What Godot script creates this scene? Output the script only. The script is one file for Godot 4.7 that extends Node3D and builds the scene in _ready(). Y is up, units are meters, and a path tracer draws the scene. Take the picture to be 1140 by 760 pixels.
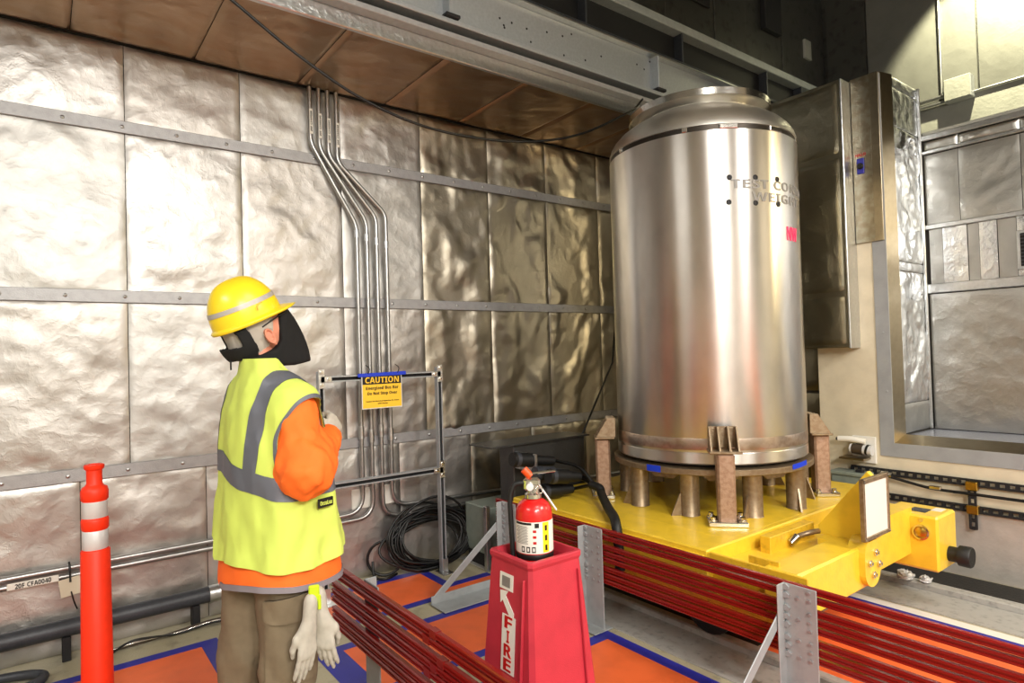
extends Node3D
# A worker in a hi-vis vest beside a stainless container on a yellow transfer cart, in a foil-lined hall.
# x runs along the foil wall, y up, z from the foil wall towards the open hall. Metres.

var mats := {}
var rng := RandomNumberGenerator.new()
var crease := FastNoiseLite.new()
var ripple := FastNoiseLite.new()
var facet := FastNoiseLite.new()

# ------------------------------------------------------------------ mesh building
class Shape:
	var v := PackedVector3Array()
	var n := PackedVector3Array()
	var uv := PackedVector2Array()
	var ix := PackedInt32Array()

	func put(p: Vector3, nn: Vector3, t := Vector2.ZERO) -> int:
		v.append(p); n.append(nn); uv.append(t)
		return v.size() - 1

	func poly(pts: Array, out: Vector3) -> void:      # a flat convex face turned towards «out»
		var nn: Vector3 = (pts[1] - pts[0]).cross(pts[2] - pts[0])
		if nn.length() < 1e-12:
			nn = out
		nn = nn.normalized()
		var flip := nn.dot(out) < 0.0
		if flip:
			nn = -nn
		var a := v.size()
		for p in pts:
			put(p, nn, Vector2(p.x + p.z, p.y))
		for k in range(1, pts.size() - 1):
			if flip:
				ix.append_array([a, a + k, a + k + 1])
			else:
				ix.append_array([a, a + k + 1, a + k])

	func box(c: Vector3, s: Vector3, bev := 0.004, b := Basis()) -> Shape:
		var h := s * 0.5
		bev = minf(bev, minf(h.x, minf(h.y, h.z)) * 0.8)
		var P := func(sg: Vector3, axis: int) -> Vector3:
			var q := Vector3(h.x - bev, h.y - bev, h.z - bev)
			q[axis] = h[axis]
			return c + b * (q * sg)
		for ax in 3:
			var o1 := (ax + 1) % 3
			var o2 := (ax + 2) % 3
			for sg in [-1.0, 1.0]:
				var pts := []
				for k in [[-1, -1], [1, -1], [1, 1], [-1, 1]]:
					var s3 := Vector3.ZERO
					s3[ax] = sg; s3[o1] = k[0]; s3[o2] = k[1]
					pts.append(P.call(s3, ax))
				var dir := Vector3.ZERO
				dir[ax] = sg
				poly(pts, b * dir)
				if bev > 0.0005:
					for sg2 in [-1.0, 1.0]:
						var pa := []
						for k2 in [-1.0, 1.0]:
							var s4 := Vector3.ZERO
							s4[ax] = sg; s4[o1] = sg2; s4[o2] = k2
							pa.append([P.call(s4, ax), P.call(s4, o1)])
						var d2 := Vector3.ZERO
						d2[ax] = sg; d2[o1] = sg2
						poly([pa[0][0], pa[1][0], pa[1][1], pa[0][1]], b * d2)
		if bev > 0.0005:
			for sx in [-1.0, 1.0]:
				for sy in [-1.0, 1.0]:
					for sz in [-1.0, 1.0]:
						var s5 := Vector3(sx, sy, sz)
						poly([P.call(s5, 0), P.call(s5, 1), P.call(s5, 2)], b * s5)
		return self

	func span(lo: Vector3, hi: Vector3, bev := 0.004) -> Shape:
		return box((lo + hi) * 0.5, (hi - lo).abs(), bev)

	func tube(path: Array, r, sides := 10, caps := true, closed := false) -> Shape:
		var m := path.size()
		var t0: Vector3 = (path[1] - path[0]).normalized()
		var side := t0.cross(Vector3.UP if absf(t0.y) < 0.9 else Vector3.RIGHT).normalized()
		var rings := []
		var along := 0.0
		for i in m + (1 if closed else 0):
			var p: Vector3 = path[i % m]
			var a: Vector3 = path[(i - 1 + m) % m] if (i > 0 or closed) else path[0]
			var c: Vector3 = path[(i + 1) % m] if (i < m - 1 or closed) else path[m - 1]
			var t: Vector3 = (c - a).normalized()
			side = (side - t * side.dot(t)).normalized()
			var up := t.cross(side)
			var rad: float = r[i % m] if r is Array or r is PackedFloat32Array else r
			if i > 0:
				along += p.distance_to(path[(i - 1) % m])
			var ring := v.size()
			for k in sides + 1:
				var an := TAU * k / sides
				var d := side * cos(an) + up * sin(an)
				put(p + d * rad, d, Vector2(float(k) / sides, along))
			rings.append(ring)
		for i in rings.size() - 1:
			for k in sides:
				var q0: int = rings[i] + k
				var q1: int = rings[i + 1] + k
				ix.append_array([q0, q1 + 1, q0 + 1, q0, q1, q1 + 1])
		if caps and not closed:
			for e in [0, m - 1]:
				var dirn: Vector3 = (path[0] - path[1]) if e == 0 else (path[m - 1] - path[m - 2])
				var pts := []
				for k in sides:
					pts.append(v[rings[e] + k])
				poly(pts, dirn)
		return self

	func lathe(prof: Array, segs: int, xf := Transform3D(), sharp := 0.75) -> Shape:   # prof: (r, y) from bottom outside to top
		var m := prof.size()
		var sn := []
		for i in m - 1:
			var d: Vector2 = prof[i + 1] - prof[i]
			sn.append(Vector2(d.y, -d.x).normalized())
		for i in m - 1:
			var na: Vector2 = sn[i]
			var nb: Vector2 = sn[i]
			if i > 0 and sn[i - 1].dot(sn[i]) > sharp:
				na = (sn[i - 1] + sn[i]).normalized()
			if i < m - 2 and sn[i + 1].dot(sn[i]) > sharp:
				nb = (sn[i + 1] + sn[i]).normalized()
			var a := v.size()
			for k in segs + 1:
				var an := TAU * k / segs
				var cx := cos(an)
				var sx := sin(an)
				var pa: Vector2 = prof[i]
				var pb: Vector2 = prof[i + 1]
				put(xf * Vector3(pa.x * cx, pa.y, pa.x * sx), (xf.basis * Vector3(na.x * cx, na.y, na.x * sx)).normalized(), Vector2(float(k) / segs * 4.0, pa.y))
				put(xf * Vector3(pb.x * cx, pb.y, pb.x * sx), (xf.basis * Vector3(nb.x * cx, nb.y, nb.x * sx)).normalized(), Vector2(float(k) / segs * 4.0, pb.y))
			for k in segs:
				var q := a + k * 2
				ix.append_array([q, q + 2, q + 3, q, q + 3, q + 1])
		return self

	func rod(a: Vector3, b: Vector3, r: float, sides := 12, r2 := -1.0) -> Shape:
		return tube([a, b], [r, r if r2 < 0.0 else r2], sides)

	func prism(pl: PackedVector2Array, depth: float, xf := Transform3D()) -> Shape:    # an outline in local xy, as deep as «depth» along local z
		var tris := Geometry2D.triangulate_polygon(pl)
		var h := depth * 0.5
		for sg in [-1.0, 1.0]:
			for t in range(0, tris.size(), 3):
				var pts := []
				for k in 3:
					var q := pl[tris[t + k]]
					pts.append(xf * Vector3(q.x, q.y, h * sg))
				poly(pts, xf.basis.z * sg)
		var ccw := not Geometry2D.is_polygon_clockwise(pl)
		for i in pl.size():
			var a := pl[i]
			var b := pl[(i + 1) % pl.size()]
			var d := b - a
			var o := Vector2(d.y, -d.x) * (-1.0 if not ccw else 1.0)
			poly([xf * Vector3(a.x, a.y, -h), xf * Vector3(b.x, b.y, -h), xf * Vector3(b.x, b.y, h), xf * Vector3(a.x, a.y, h)], xf.basis * Vector3(o.x, o.y, 0))
		return self

	func grid(nu: int, nv: int, f: Callable, out: Vector3) -> Shape:    # a smooth sheet, f(u, v) -> place
		var a := v.size()
		var P := []
		for j in nv + 1:
			for i in nu + 1:
				P.append(f.call(float(i) / nu, float(j) / nv))
		var flip := false
		var w := nu + 1
		var mid: int = (nv / 2) * w + nu / 2
		if ((P[mid + 1] - P[mid]) as Vector3).cross(P[mid + w] - P[mid]).dot(out) < 0.0:
			flip = true
		for j in nv + 1:
			for i in nu + 1:
				var du: Vector3 = P[j * w + mini(i + 1, nu)] - P[j * w + maxi(i - 1, 0)]
				var dv: Vector3 = P[mini(j + 1, nv) * w + i] - P[maxi(j - 1, 0) * w + i]
				var nn := du.cross(dv).normalized()
				put(P[j * w + i], -nn if flip else nn, Vector2(float(i) / nu, float(j) / nv))
		for j in nv:
			for i in nu:
				var q := a + j * w + i
				if flip:
					ix.append_array([q, q + 1, q + w + 1, q, q + w + 1, q + w])
				else:
					ix.append_array([q, q + w + 1, q + 1, q, q + w, q + w + 1])
		return self

	func add(o: Shape, xf := Transform3D()) -> Shape:
		var a := v.size()
		for i in o.v.size():
			put(xf * o.v[i], (xf.basis * o.n[i]).normalized(), o.uv[i])
		for i in o.ix:
			ix.append(a + i)
		return self

	func mesh() -> ArrayMesh:
		var arr := []
		arr.resize(Mesh.ARRAY_MAX)
		arr[Mesh.ARRAY_VERTEX] = v
		arr[Mesh.ARRAY_NORMAL] = n
		arr[Mesh.ARRAY_TEX_UV] = uv
		arr[Mesh.ARRAY_INDEX] = ix
		var m := ArrayMesh.new()
		m.add_surface_from_arrays(Mesh.PRIMITIVE_TRIANGLES, arr)
		return m


func S() -> Shape:
	return Shape.new()

# ------------------------------------------------------------------ things, parts, setting
func part(called: String, s, m: Material, parent: Node = self) -> MeshInstance3D:
	var o := MeshInstance3D.new()
	o.name = called
	o.mesh = s.mesh() if s is Shape else s
	for k in o.mesh.get_surface_count():
		o.set_surface_override_material(k, m)
	parent.add_child(o, true)
	return o

func tag(o: Node3D, label: String, category: String, group := "") -> Node3D:
	o.set_meta("label", label)
	o.set_meta("category", category)
	if group:
		o.set_meta("group", group)
	return o

func thing(called: String, label: String, category: String, at := Vector3.ZERO, turn := 0.0, group := "") -> Node3D:
	var o := Node3D.new()
	o.name = called
	add_child(o, true)
	o.position = at
	o.rotation.y = turn
	return tag(o, label, category, group)

func dup(o: Node3D, shift: Vector3, label: String) -> Node3D:
	var c: Node3D = o.duplicate()
	c.name = String(o.name).rstrip("0123456789")
	add_child(c, true)
	c.position += shift
	c.set_meta("label", label)
	return c

func struct(called: String, s, m: Material, label: String) -> MeshInstance3D:
	var o := part(called, s, m)
	o.set_meta("kind", "structure")
	o.set_meta("label", label)
	return o

func words(called: String, text: String, high: float, m: Material, parent: Node, xf: Transform3D, wide := 0.0, deep := 0.002, bend := 0.0) -> MeshInstance3D:
	var t := TextMesh.new()
	var f := SystemFont.new()
	f.font_names = PackedStringArray(["Droid Sans"])
	f.font_weight = 700
	t.font = f
	t.text = text
	t.font_size = 64
	t.pixel_size = 0.01
	t.depth = 0.01
	t.curve_step = 2.0
	var arr := t.surface_get_arrays(0)
	var vs: PackedVector3Array = arr[Mesh.ARRAY_VERTEX]
	var ns: PackedVector3Array = arr[Mesh.ARRAY_NORMAL]
	var lo := vs[0]
	var hi := vs[0]
	for p in vs:
		lo = lo.min(p)
		hi = hi.max(p)
	var mid := (lo + hi) * 0.5
	var sy := high / (hi.y - lo.y)
	var sx := wide / (hi.x - lo.x) if wide > 0.0 else sy
	for k in vs.size():
		var p := vs[k] - mid
		var q := Vector3(p.x * sx, p.y * sy, p.z / (hi.z - lo.z) * deep)
		if bend > 0.0:                               # wrapped round a drum of that radius
			var an := q.x / bend
			q = Vector3(sin(an) * (bend + q.z), q.y, cos(an) * (bend + q.z) - bend)
			ns[k] = ns[k].rotated(Vector3.UP, an)
		vs[k] = xf * q
		ns[k] = (xf.basis * ns[k]).normalized()
	arr[Mesh.ARRAY_VERTEX] = vs
	arr[Mesh.ARRAY_NORMAL] = ns
	var am := ArrayMesh.new()
	am.add_surface_from_arrays(Mesh.PRIMITIVE_TRIANGLES, arr)
	return part(called, am, m, parent)

func fillet(pts: Array, r: float, steps := 6) -> Array:      # a path with its corners rounded
	var o := [pts[0]]
	for i in range(1, pts.size() - 1):
		var p: Vector3 = pts[i]
		var a: Vector3 = pts[i - 1] - p
		var b: Vector3 = pts[i + 1] - p
		var rr := minf(r, minf(a.length(), b.length()) * 0.48)
		var pa := p + a.normalized() * rr
		var pb := p + b.normalized() * rr
		for k in steps + 1:
			var t := float(k) / steps
			o.append(pa.lerp(p, t).lerp(p.lerp(pb, t), t))
	o.append(pts[pts.size() - 1])
	return o

func smooth_path(pts: Array, per := 8) -> Array:
	var o := []
	var m := pts.size()
	for i in m - 1:
		var p0: Vector3 = pts[maxi(i - 1, 0)]
		var p1: Vector3 = pts[i]
		var p2: Vector3 = pts[i + 1]
		var p3: Vector3 = pts[mini(i + 2, m - 1)]
		for k in per:
			o.append(p1.cubic_interpolate(p2, p0, p3, float(k) / per))
	o.append(pts[m - 1])
	return o

# ------------------------------------------------------------------ materials
func noise_tex(freq: float, kind: int, octaves: int, sd: int, as_normal := false, bump := 4.0, size := 512, ramp := [], ridged := false, warp := 0.0) -> NoiseTexture2D:
	var fn := FastNoiseLite.new()
	fn.noise_type = kind
	fn.frequency = freq
	fn.seed = sd
	fn.fractal_type = FastNoiseLite.FRACTAL_RIDGED if ridged else FastNoiseLite.FRACTAL_FBM
	fn.fractal_octaves = octaves
	if warp > 0.0:
		fn.domain_warp_enabled = true
		fn.domain_warp_amplitude = warp
		fn.domain_warp_frequency = freq * 0.7
	var t := NoiseTexture2D.new()
	t.width = size
	t.height = size
	t.seamless = true
	t.as_normal_map = as_normal
	t.bump_strength = bump
	if ramp:
		var g := Gradient.new()
		g.offsets = PackedFloat32Array(ramp[0])
		g.colors = PackedColorArray(ramp[1])
		t.color_ramp = g
	t.noise = fn
	return t

func mat(called: String, col: Color, rough: float, metal := 0.0) -> StandardMaterial3D:
	var m := StandardMaterial3D.new()
	m.resource_name = called
	m.albedo_color = col
	m.roughness = rough
	m.metallic = metal
	mats[called] = m
	return m

func tri(m: StandardMaterial3D, scale: float, normal: Texture2D = null, strength := 1.0, albedo: Texture2D = null, rough: Texture2D = null) -> StandardMaterial3D:
	m.uv1_triplanar = true
	m.uv1_scale = Vector3.ONE * scale
	if normal:
		m.normal_enabled = true
		m.normal_texture = normal
		m.normal_scale = strength
	if albedo:
		m.albedo_texture = albedo
	if rough:
		m.roughness_texture = rough
	return m

func g(x: float) -> Color:
	return Color(x, x, x)

func make_materials() -> void:
	var crumple := noise_tex(0.0045, FastNoiseLite.TYPE_SIMPLEX_SMOOTH, 4, 11, true, 16.0, 1024, [], true, 60.0)
	var fine := noise_tex(0.05, FastNoiseLite.TYPE_SIMPLEX, 3, 5, true, 5.0, 512)
	var grainy := noise_tex(0.25, FastNoiseLite.TYPE_SIMPLEX, 2, 8, true, 4.0, 512)
	var blotch := noise_tex(0.012, FastNoiseLite.TYPE_SIMPLEX_SMOOTH, 5, 21, false, 1.0, 512, [[0.0, 0.35, 0.6, 1.0], [g(0.93), g(0.965), g(0.99), g(1.0)]])
	var scuff := noise_tex(0.02, FastNoiseLite.TYPE_SIMPLEX, 5, 33, false, 1.0, 512, [[0.0, 0.25, 0.4, 1.0], [g(0.82), g(0.93), g(0.985), g(1.0)]])
	var rough_var := noise_tex(0.015, FastNoiseLite.TYPE_SIMPLEX_SMOOTH, 5, 44, false, 1.0, 512, [[0.0, 1.0], [g(0.6), g(1.0)]])
	var rusty := noise_tex(0.02, FastNoiseLite.TYPE_SIMPLEX, 5, 55, false, 1.0, 512, [[0.0, 0.4, 0.6, 1.0], [Color(0.86, 0.81, 0.77), Color(0.92, 0.885, 0.86), Color(0.97, 0.95, 0.935), g(1.0)]])
	var spangle := noise_tex(0.04, FastNoiseLite.TYPE_CELLULAR, 2, 66, false, 1.0, 512, [[0.0, 1.0], [g(0.93), g(1.0)]])

	for k in 3:
		var f := mat("foil_%d" % k, [Color(0.765, 0.755, 0.745), Color(0.755, 0.74, 0.725), Color(0.78, 0.775, 0.765)][k], 0.44 + 0.03 * k, 1.0)
		tri(f, 0.5 + 0.1 * k, crumple, 0.17, blotch)
	tri(mat("foil_shiny", Color(0.72, 0.69, 0.63), 0.40, 1.0), 0.5, crumple, 0.14, blotch)
	tri(mat("foil_soffit", Color(0.63, 0.515, 0.41), 0.28, 1.0), 0.5, crumple, 0.10, blotch)  # brown albedo stands for the orange floor mirrored in the foil
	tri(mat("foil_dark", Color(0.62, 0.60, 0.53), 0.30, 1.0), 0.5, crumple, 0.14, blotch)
	tri(mat("foil_bright", Color(0.88, 0.89, 0.90), 0.24, 1.0), 0.8, crumple, 0.3, blotch)
	tri(mat("foil_grey", Color(0.72, 0.72, 0.71), 0.40, 1.0), 0.6, crumple, 0.16, blotch)
	mat("backing", Color(0.20, 0.19, 0.18), 0.8)
	tri(mat("strip_steel", Color(0.66, 0.66, 0.67), 0.5, 0.6), 3.0, fine, 0.15, blotch)
	tri(mat("galvanised", Color(0.70, 0.72, 0.74), 0.45, 0.6), 2.2, fine, 0.12, spangle)
	tri(mat("galvanised_bright", Color(0.84, 0.85, 0.86), 0.30, 1.0), 2.0, crumple, 0.22, spangle)
	tri(mat("conduit_steel", Color(0.72, 0.72, 0.72), 0.36, 1.0), 4.0, fine, 0.1, blotch)
	tri(mat("dark_steel", Color(0.17, 0.17, 0.18), 0.55, 0.5), 2.0, fine, 0.15, blotch)
	tri(mat("hall_cladding", Color(0.42, 0.42, 0.41), 0.36, 0.85), 0.5, crumple, 0.08, scuff)
	tri(mat("hall_white", Color(0.66, 0.66, 0.63), 0.5, 0.3), 0.8, fine, 0.1, blotch)
	tri(mat("far_sheet", Color(0.46, 0.46, 0.44), 0.45, 0.3), 0.6, crumple, 0.08, blotch)  # darker grey stands for wall left unlit around the lamp cone
	tri(mat("hall_grey", Color(0.74, 0.73, 0.70), 0.75), 0.5, fine, 0.1, blotch)
	tri(mat("beige_wall", Color(0.85, 0.81, 0.715), 0.42), 0.7, fine, 0.05, blotch)
	tri(mat("frame_grey", Color(0.60, 0.61, 0.62), 0.5), 1.0, fine, 0.05, blotch)
	tri(mat("bronze_steel", Color(0.62, 0.575, 0.49), 0.30, 1.0), 2.5, fine, 0.05, blotch)
	tri(mat("stainless_panel", Color(0.66, 0.64, 0.57), 0.34, 1.0), 1.1, fine, 0.08, rusty)
	tri(mat("kick_steel", Color(0.80, 0.785, 0.76), 0.36, 0.45), 1.1, fine, 0.1, blotch)
	tri(mat("floor_beige", Color(0.66, 0.63, 0.53), 0.42), 0.6, grainy, 0.1, scuff)
	tri(mat("floor_orange", Color(0.90, 0.41, 0.21), 0.45), 0.9, grainy, 0.06, blotch)
	tri(mat("tape_blue", Color(0.16, 0.17, 0.58), 0.45), 2.0, grainy, 0.1, blotch)
	tri(mat("track_steel", Color(0.70, 0.695, 0.68), 0.42, 0.2), 1.3, fine, 0.15, scuff)
	tri(mat("track_dark", Color(0.13, 0.125, 0.12), 0.6, 0.2), 1.5, fine, 0.2, scuff)
	var y := tri(mat("cart_yellow", Color(0.93, 0.78, 0.21), 0.36), 1.2, fine, 0.06, blotch)
	y.clearcoat_enabled = true
	y.clearcoat = 0.35
	y.clearcoat_roughness = 0.25
	tri(mat("cart_yellow_worn", Color(0.88, 0.71, 0.18), 0.42), 1.4, fine, 0.1, scuff)
	var ta := mat("tank_steel", Color(0.86, 0.85, 0.84), 0.33, 1.0)
	ta.anisotropy_enabled = true
	ta.anisotropy = -0.92
	ta.albedo_texture = blotch
	ta.uv1_scale = Vector3(0.6, 0.35, 1)
	tri(mat("tank_polished", Color(0.86, 0.85, 0.83), 0.2, 1.0), 1.0, fine, 0.04, blotch)
	tri(mat("tank_reflection_tint", Color(0.82, 0.77, 0.73), 0.30, 1.0), 1.6, fine, 0.06, rusty)  # warm tint standing for a faint red reflection on the steel
	tri(mat("stand_steel", Color(0.66, 0.60, 0.51), 0.44, 0.85), 2.2, fine, 0.15, rusty)
	tri(mat("post_steel", Color(0.70, 0.59, 0.51), 0.5, 0.5), 2.4, fine, 0.15, rusty)
	mat("bus_red", Color(0.50, 0.075, 0.065), 0.22)
	tri(mat("bracket_grey", Color(0.64, 0.66, 0.67), 0.5, 0.25), 2.0, fine, 0.06, blotch)
	tri(mat("stand_red", Color(0.73, 0.19, 0.25), 0.42), 1.6, grainy, 0.1, blotch)
	var e := mat("extinguisher_red", Color(0.80, 0.04, 0.03), 0.2)
	e.clearcoat_enabled = true
	e.clearcoat = 0.6
	tri(mat("post_orange", Color(1.0, 0.20, 0.03), 0.5), 3.0, grainy, 0.1, blotch)
	tri(mat("reflector_white", Color(0.86, 0.86, 0.87), 0.35, 0.2), 8.0, grainy, 0.3)
	tri(mat("rubber", Color(0.035, 0.035, 0.037), 0.55), 4.0, grainy, 0.2)
	tri(mat("cable_black", Color(0.025, 0.026, 0.028), 0.42), 6.0, grainy, 0.15)
	tri(mat("pipe_dark", Color(0.24, 0.25, 0.275), 0.45, 0.2), 2.5, fine, 0.15, scuff)
	mat("white", Color(0.88, 0.87, 0.84), 0.5)
	mat("paper", Color(0.80, 0.77, 0.69), 0.7)
	mat("black", Color(0.03, 0.03, 0.03), 0.5)
	mat("sign_yellow", Color(0.98, 0.79, 0.20), 0.45)
	mat("red_print", Color(0.70, 0.03, 0.04), 0.5)
	mat("yellow_print", Color(0.93, 0.80, 0.10), 0.5)
	mat("pink", Color(0.96, 0.20, 0.42), 0.5)
	mat("grey_print", Color(0.54, 0.53, 0.52), 0.45, 0.3)
	mat("stencil_grey", Color(0.50, 0.49, 0.48), 0.5, 0.2)
	tri(mat("tank_dome", Color(0.88, 0.87, 0.85), 0.38, 1.0), 1.0, fine, 0.04, blotch)
	mat("groove_steel", Color(0.22, 0.20, 0.18), 0.35, 0.8)
	mat("chrome", Color(0.85, 0.84, 0.82), 0.18, 1.0)
	tri(mat("cabinet_grey", Color(0.36, 0.36, 0.36), 0.42, 0.8), 1.0, fine, 0.08, blotch)
	mat("brass", Color(0.75, 0.62, 0.30), 0.3, 1.0)
	mat("tape_bright_blue", Color(0.05, 0.22, 0.80), 0.45)
	tri(mat("box_green", Color(0.50, 0.54, 0.51), 0.45), 2.0, fine, 0.05, blotch)
	mat("orange_plastic", Color(0.90, 0.30, 0.05), 0.4)
	mat("wire_brown", Color(0.25, 0.20, 0.15), 0.6)
	mat("sheet_plastic", Color(0.55, 0.57, 0.63), 0.25, 0.3)
	var lm := mat("lamp_face", Color(1, 0.97, 0.9), 0.5)
	lm.emission_enabled = true
	lm.emission = Color(1.0, 0.96, 0.88)
	lm.emission_energy_multiplier = 2.0
	# the worker
	var sk := tri(mat("skin", Color(0.80, 0.52, 0.42), 0.5), 8.0, grainy, 0.12)
	sk.subsurf_scatter_enabled = true
	sk.subsurf_scatter_strength = 0.08
	var weave := noise_tex(0.35, FastNoiseLite.TYPE_SIMPLEX, 2, 77, true, 5.0, 512)
	var hv := tri(mat("vest_lime", Color(0.785, 0.85, 0.38), 0.75), 5.0, weave, 0.3)
	hv.rim_enabled = true
	hv.rim = 0.25
	tri(mat("shirt_orange", Color(1.0, 0.44, 0.12), 0.75), 5.0, weave, 0.3)
	tri(mat("reflective_grey", Color(0.40, 0.41, 0.45), 0.45, 0.25), 6.0, weave, 0.2)
	tri(mat("trim_grey", Color(0.52, 0.49, 0.52), 0.7), 6.0, weave, 0.2)
	tri(mat("khaki", Color(0.48, 0.42, 0.335), 0.85), 4.0, weave, 0.4, blotch)
	tri(mat("black_cloth", Color(0.02, 0.022, 0.03), 0.85), 8.0, weave, 0.4)
	var hs := mat("hat_yellow", Color(0.94, 0.82, 0.12), 0.28)
	hs.clearcoat_enabled = true
	hs.clearcoat = 0.4
	tri(mat("hat_tape", Color(0.68, 0.66, 0.64), 0.4, 0.1), 8.0, grainy, 0.2)
	tri(mat("hair_grey", Color(0.72, 0.69, 0.65), 0.8), 14.0, grainy, 0.9)
	tri(mat("glove_white", Color(0.74, 0.715, 0.67), 0.85), 6.0, weave, 0.5, blotch)
	mat("glove_lilac", Color(0.55, 0.55, 0.78), 0.8)
	mat("clip_lime", Color(0.75, 0.85, 0.10), 0.4)
	tri(mat("boot_leather", Color(0.16, 0.11, 0.07), 0.6), 6.0, grainy, 0.3)
	var gl := mat("lens_clear", Color(0.9, 0.92, 0.95, 0.12), 0.05)
	gl.transparency = BaseMaterial3D.TRANSPARENCY_ALPHA

# ------------------------------------------------------------------ camera, light
func lamp(called: String, label: String, at: Vector3, look: Vector3, size: Vector2, energy: float, col: Color) -> void:
	var o := thing(called, label, "lamp", at)
	o.look_at_from_position(at, look, Vector3.UP if absf((look - at).normalized().y) < 0.95 else Vector3.RIGHT)
	part("housing", S().box(Vector3(0, 0, 0.06), Vector3(size.x + 0.08, size.y + 0.08, 0.1), 0.01), mats.dark_steel, o)
	part("lamp_face", S().box(Vector3(0, 0, 0.005), Vector3(size.x, size.y, 0.008), 0.0), mats.lamp_face, o)
	var top := o.to_global(Vector3(0, 0, 0.10))
	var stem := part("stem", S().rod(Vector3.ZERO, Vector3(0, 7.59 - top.y, 0), 0.012, 8), mats.dark_steel, o)
	stem.global_transform = Transform3D(Basis(), top)
	var l := AreaLight3D.new()
	l.name = "lamp_light"
	l.area_size = size
	l.light_energy = energy
	l.light_color = col
	l.area_range = 30.0
	l.area_attenuation = 2.0
	l.shadow_enabled = true
	l.position = Vector3(0, 0, -0.01)
	o.add_child(l, true)

func camera_and_light() -> void:
	var cam := Camera3D.new()
	cam.name = "camera"
	cam.position = Vector3(0, 1.55, 0)
	cam.basis = Basis(Vector3.UP, -0.648749) * Basis(Vector3.RIGHT, 0.0189437) * Basis(Vector3.BACK, -0.0293494)
	cam.fov = rad_to_deg(2.0 * atan(380.0 / 695.84))
	cam.near = 0.05
	cam.far = 100.0
	add_child(cam)
	cam.current = true
	var env := Environment.new()
	env.background_mode = Environment.BG_COLOR
	env.background_color = Color(0.02, 0.02, 0.02)
	env.tonemap_mode = Environment.TONE_MAPPER_LINEAR
	env.tonemap_exposure = 1.18
	env.sdfgi_enabled = true
	env.ssao_enabled = true
	env.ssil_enabled = true
	var we := WorldEnvironment.new()
	we.name = "environment"
	we.environment = env
	add_child(we)
	var warm := Color(1.0, 0.98, 0.945)
	lamp("flood_lamp", "square flood lamp high above the camera facing the foil wall", Vector3(1.3, 3.95, 0.35), Vector3(1.1, 1.3, -4.2), Vector2(1.2, 0.9), 2.1, warm)
	lamp("flood_lamp", "square flood lamp high behind the camera facing the steel container", Vector3(-0.55, 3.4, 3.0), Vector3(3.6, 1.7, -2.6), Vector2(0.6, 1.1), 14.0, warm)
	lamp("added_fill_lamp", "long added fill lamp, unseen, over the open hall to the right of the camera", Vector3(3.1, 3.75, 1.7), Vector3(3.1, 0.0, 1.6), Vector2(1.6, 0.5), 15.0, warm)  # added out of view as general fill, hung low to spare the upper walls
	lamp("added_fill_lamp", "long added fill lamp, unseen, over the open hall to the left of the camera", Vector3(-2.4, 3.75, -1.0), Vector3(-2.4, 0.0, -1.1), Vector2(1.6, 0.5), 8.0, warm)  # added fill on the left, out of view
	lamp("added_warm_lamp", "added warm lamp, unseen, inside the recess beyond the right edge of the opening", Vector3(5.22, 2.7, 0.35), Vector3(5.1, 2.2, -2.0), Vector2(0.35, 0.5), 2.5, Color(1.0, 0.90, 0.68))  # added out of view to brighten the jamb and give gold reflections
	lamp("added_fill_lamp", "long added fill lamp, unseen, over the open hall behind the camera", Vector3(0.6, 3.75, 3.2), Vector3(0.6, 0.0, 3.1), Vector2(1.6, 0.5), 22.0, warm)  # added fill behind the camera, out of view

# ------------------------------------------------------------------ the setting
func foil(at: Vector3, du: Vector3, dv: Vector3, nn: Vector3, m: Material, parent: Node, sd: int, amp := 0.012, cell := 0.022, sx2 := 0.7, sy2 := 1.5, gap := 0.012, soft := 0.3) -> MeshInstance3D:
	var nu := maxi(6, int(du.length() / cell))
	var nv := maxi(6, int(dv.length() / cell))
	var lu := du.length()
	var lv := dv.length()
	var ox := sd * 7.31
	var t1 := rng.randf_range(-1, 1)
	var f := func(u: float, v: float) -> Vector3:
		var x := u * lu
		var y := v * lv
		var ex := minf(u, 1.0 - u) * lu
		var ey := minf(v, 1.0 - v) * lv
		var pin := smoothstep(0.0, 0.18, ex) * 0.75 + 0.25
		pin *= smoothstep(0.0, 0.05, ey) * 0.8 + 0.2
		var big := crease.get_noise_3d(x * sx2 + ox, y * sy2 + t1 * x * 0.5, ox)
		var wx := x * sx2 + 0.10 * crease.get_noise_3d(x * 2.2, y * 2.2, ox + 2.0)
		var wy := y * sy2 + 0.10 * crease.get_noise_3d(x * 2.2, y * 2.2, ox + 6.0)
		var rid := facet.get_noise_3d(wx + ox, wy + t1 * x * 0.4, ox * 0.7) + 0.35 * facet.get_noise_3d(wx * 2.7 + ox, wy * 2.7 - t1 * x, ox)
		var tens := sin(y * 19.0 + 4.0 * crease.get_noise_3d(x, y * 2.0, ox + 4.0) + ox) * exp(-ex * 11.0) * 0.5
		var tens2 := sin(x * 22.0 + 5.0 * crease.get_noise_3d(x * 2.0, y, ox + 9.0)) * exp(-ey * 15.0) * 0.35
		var h := (big * (0.8 + soft) + (rid + 0.85) * (1.4 - soft) + tens + tens2) * amp * pin
		h = maxf(h, -0.005)
		if ex < 0.0005 or ey < 0.0005:
			h = -gap
		var uu := clampf(u, 0.002 / lu, 1.0 - 0.002 / lu)
		var vv := clampf(v, 0.002 / lv, 1.0 - 0.002 / lv)
		return at + du * uu + dv * vv + nn * h
	return part("foil_panel", S().grid(nu, nv, f, nn), m, parent)

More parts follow.
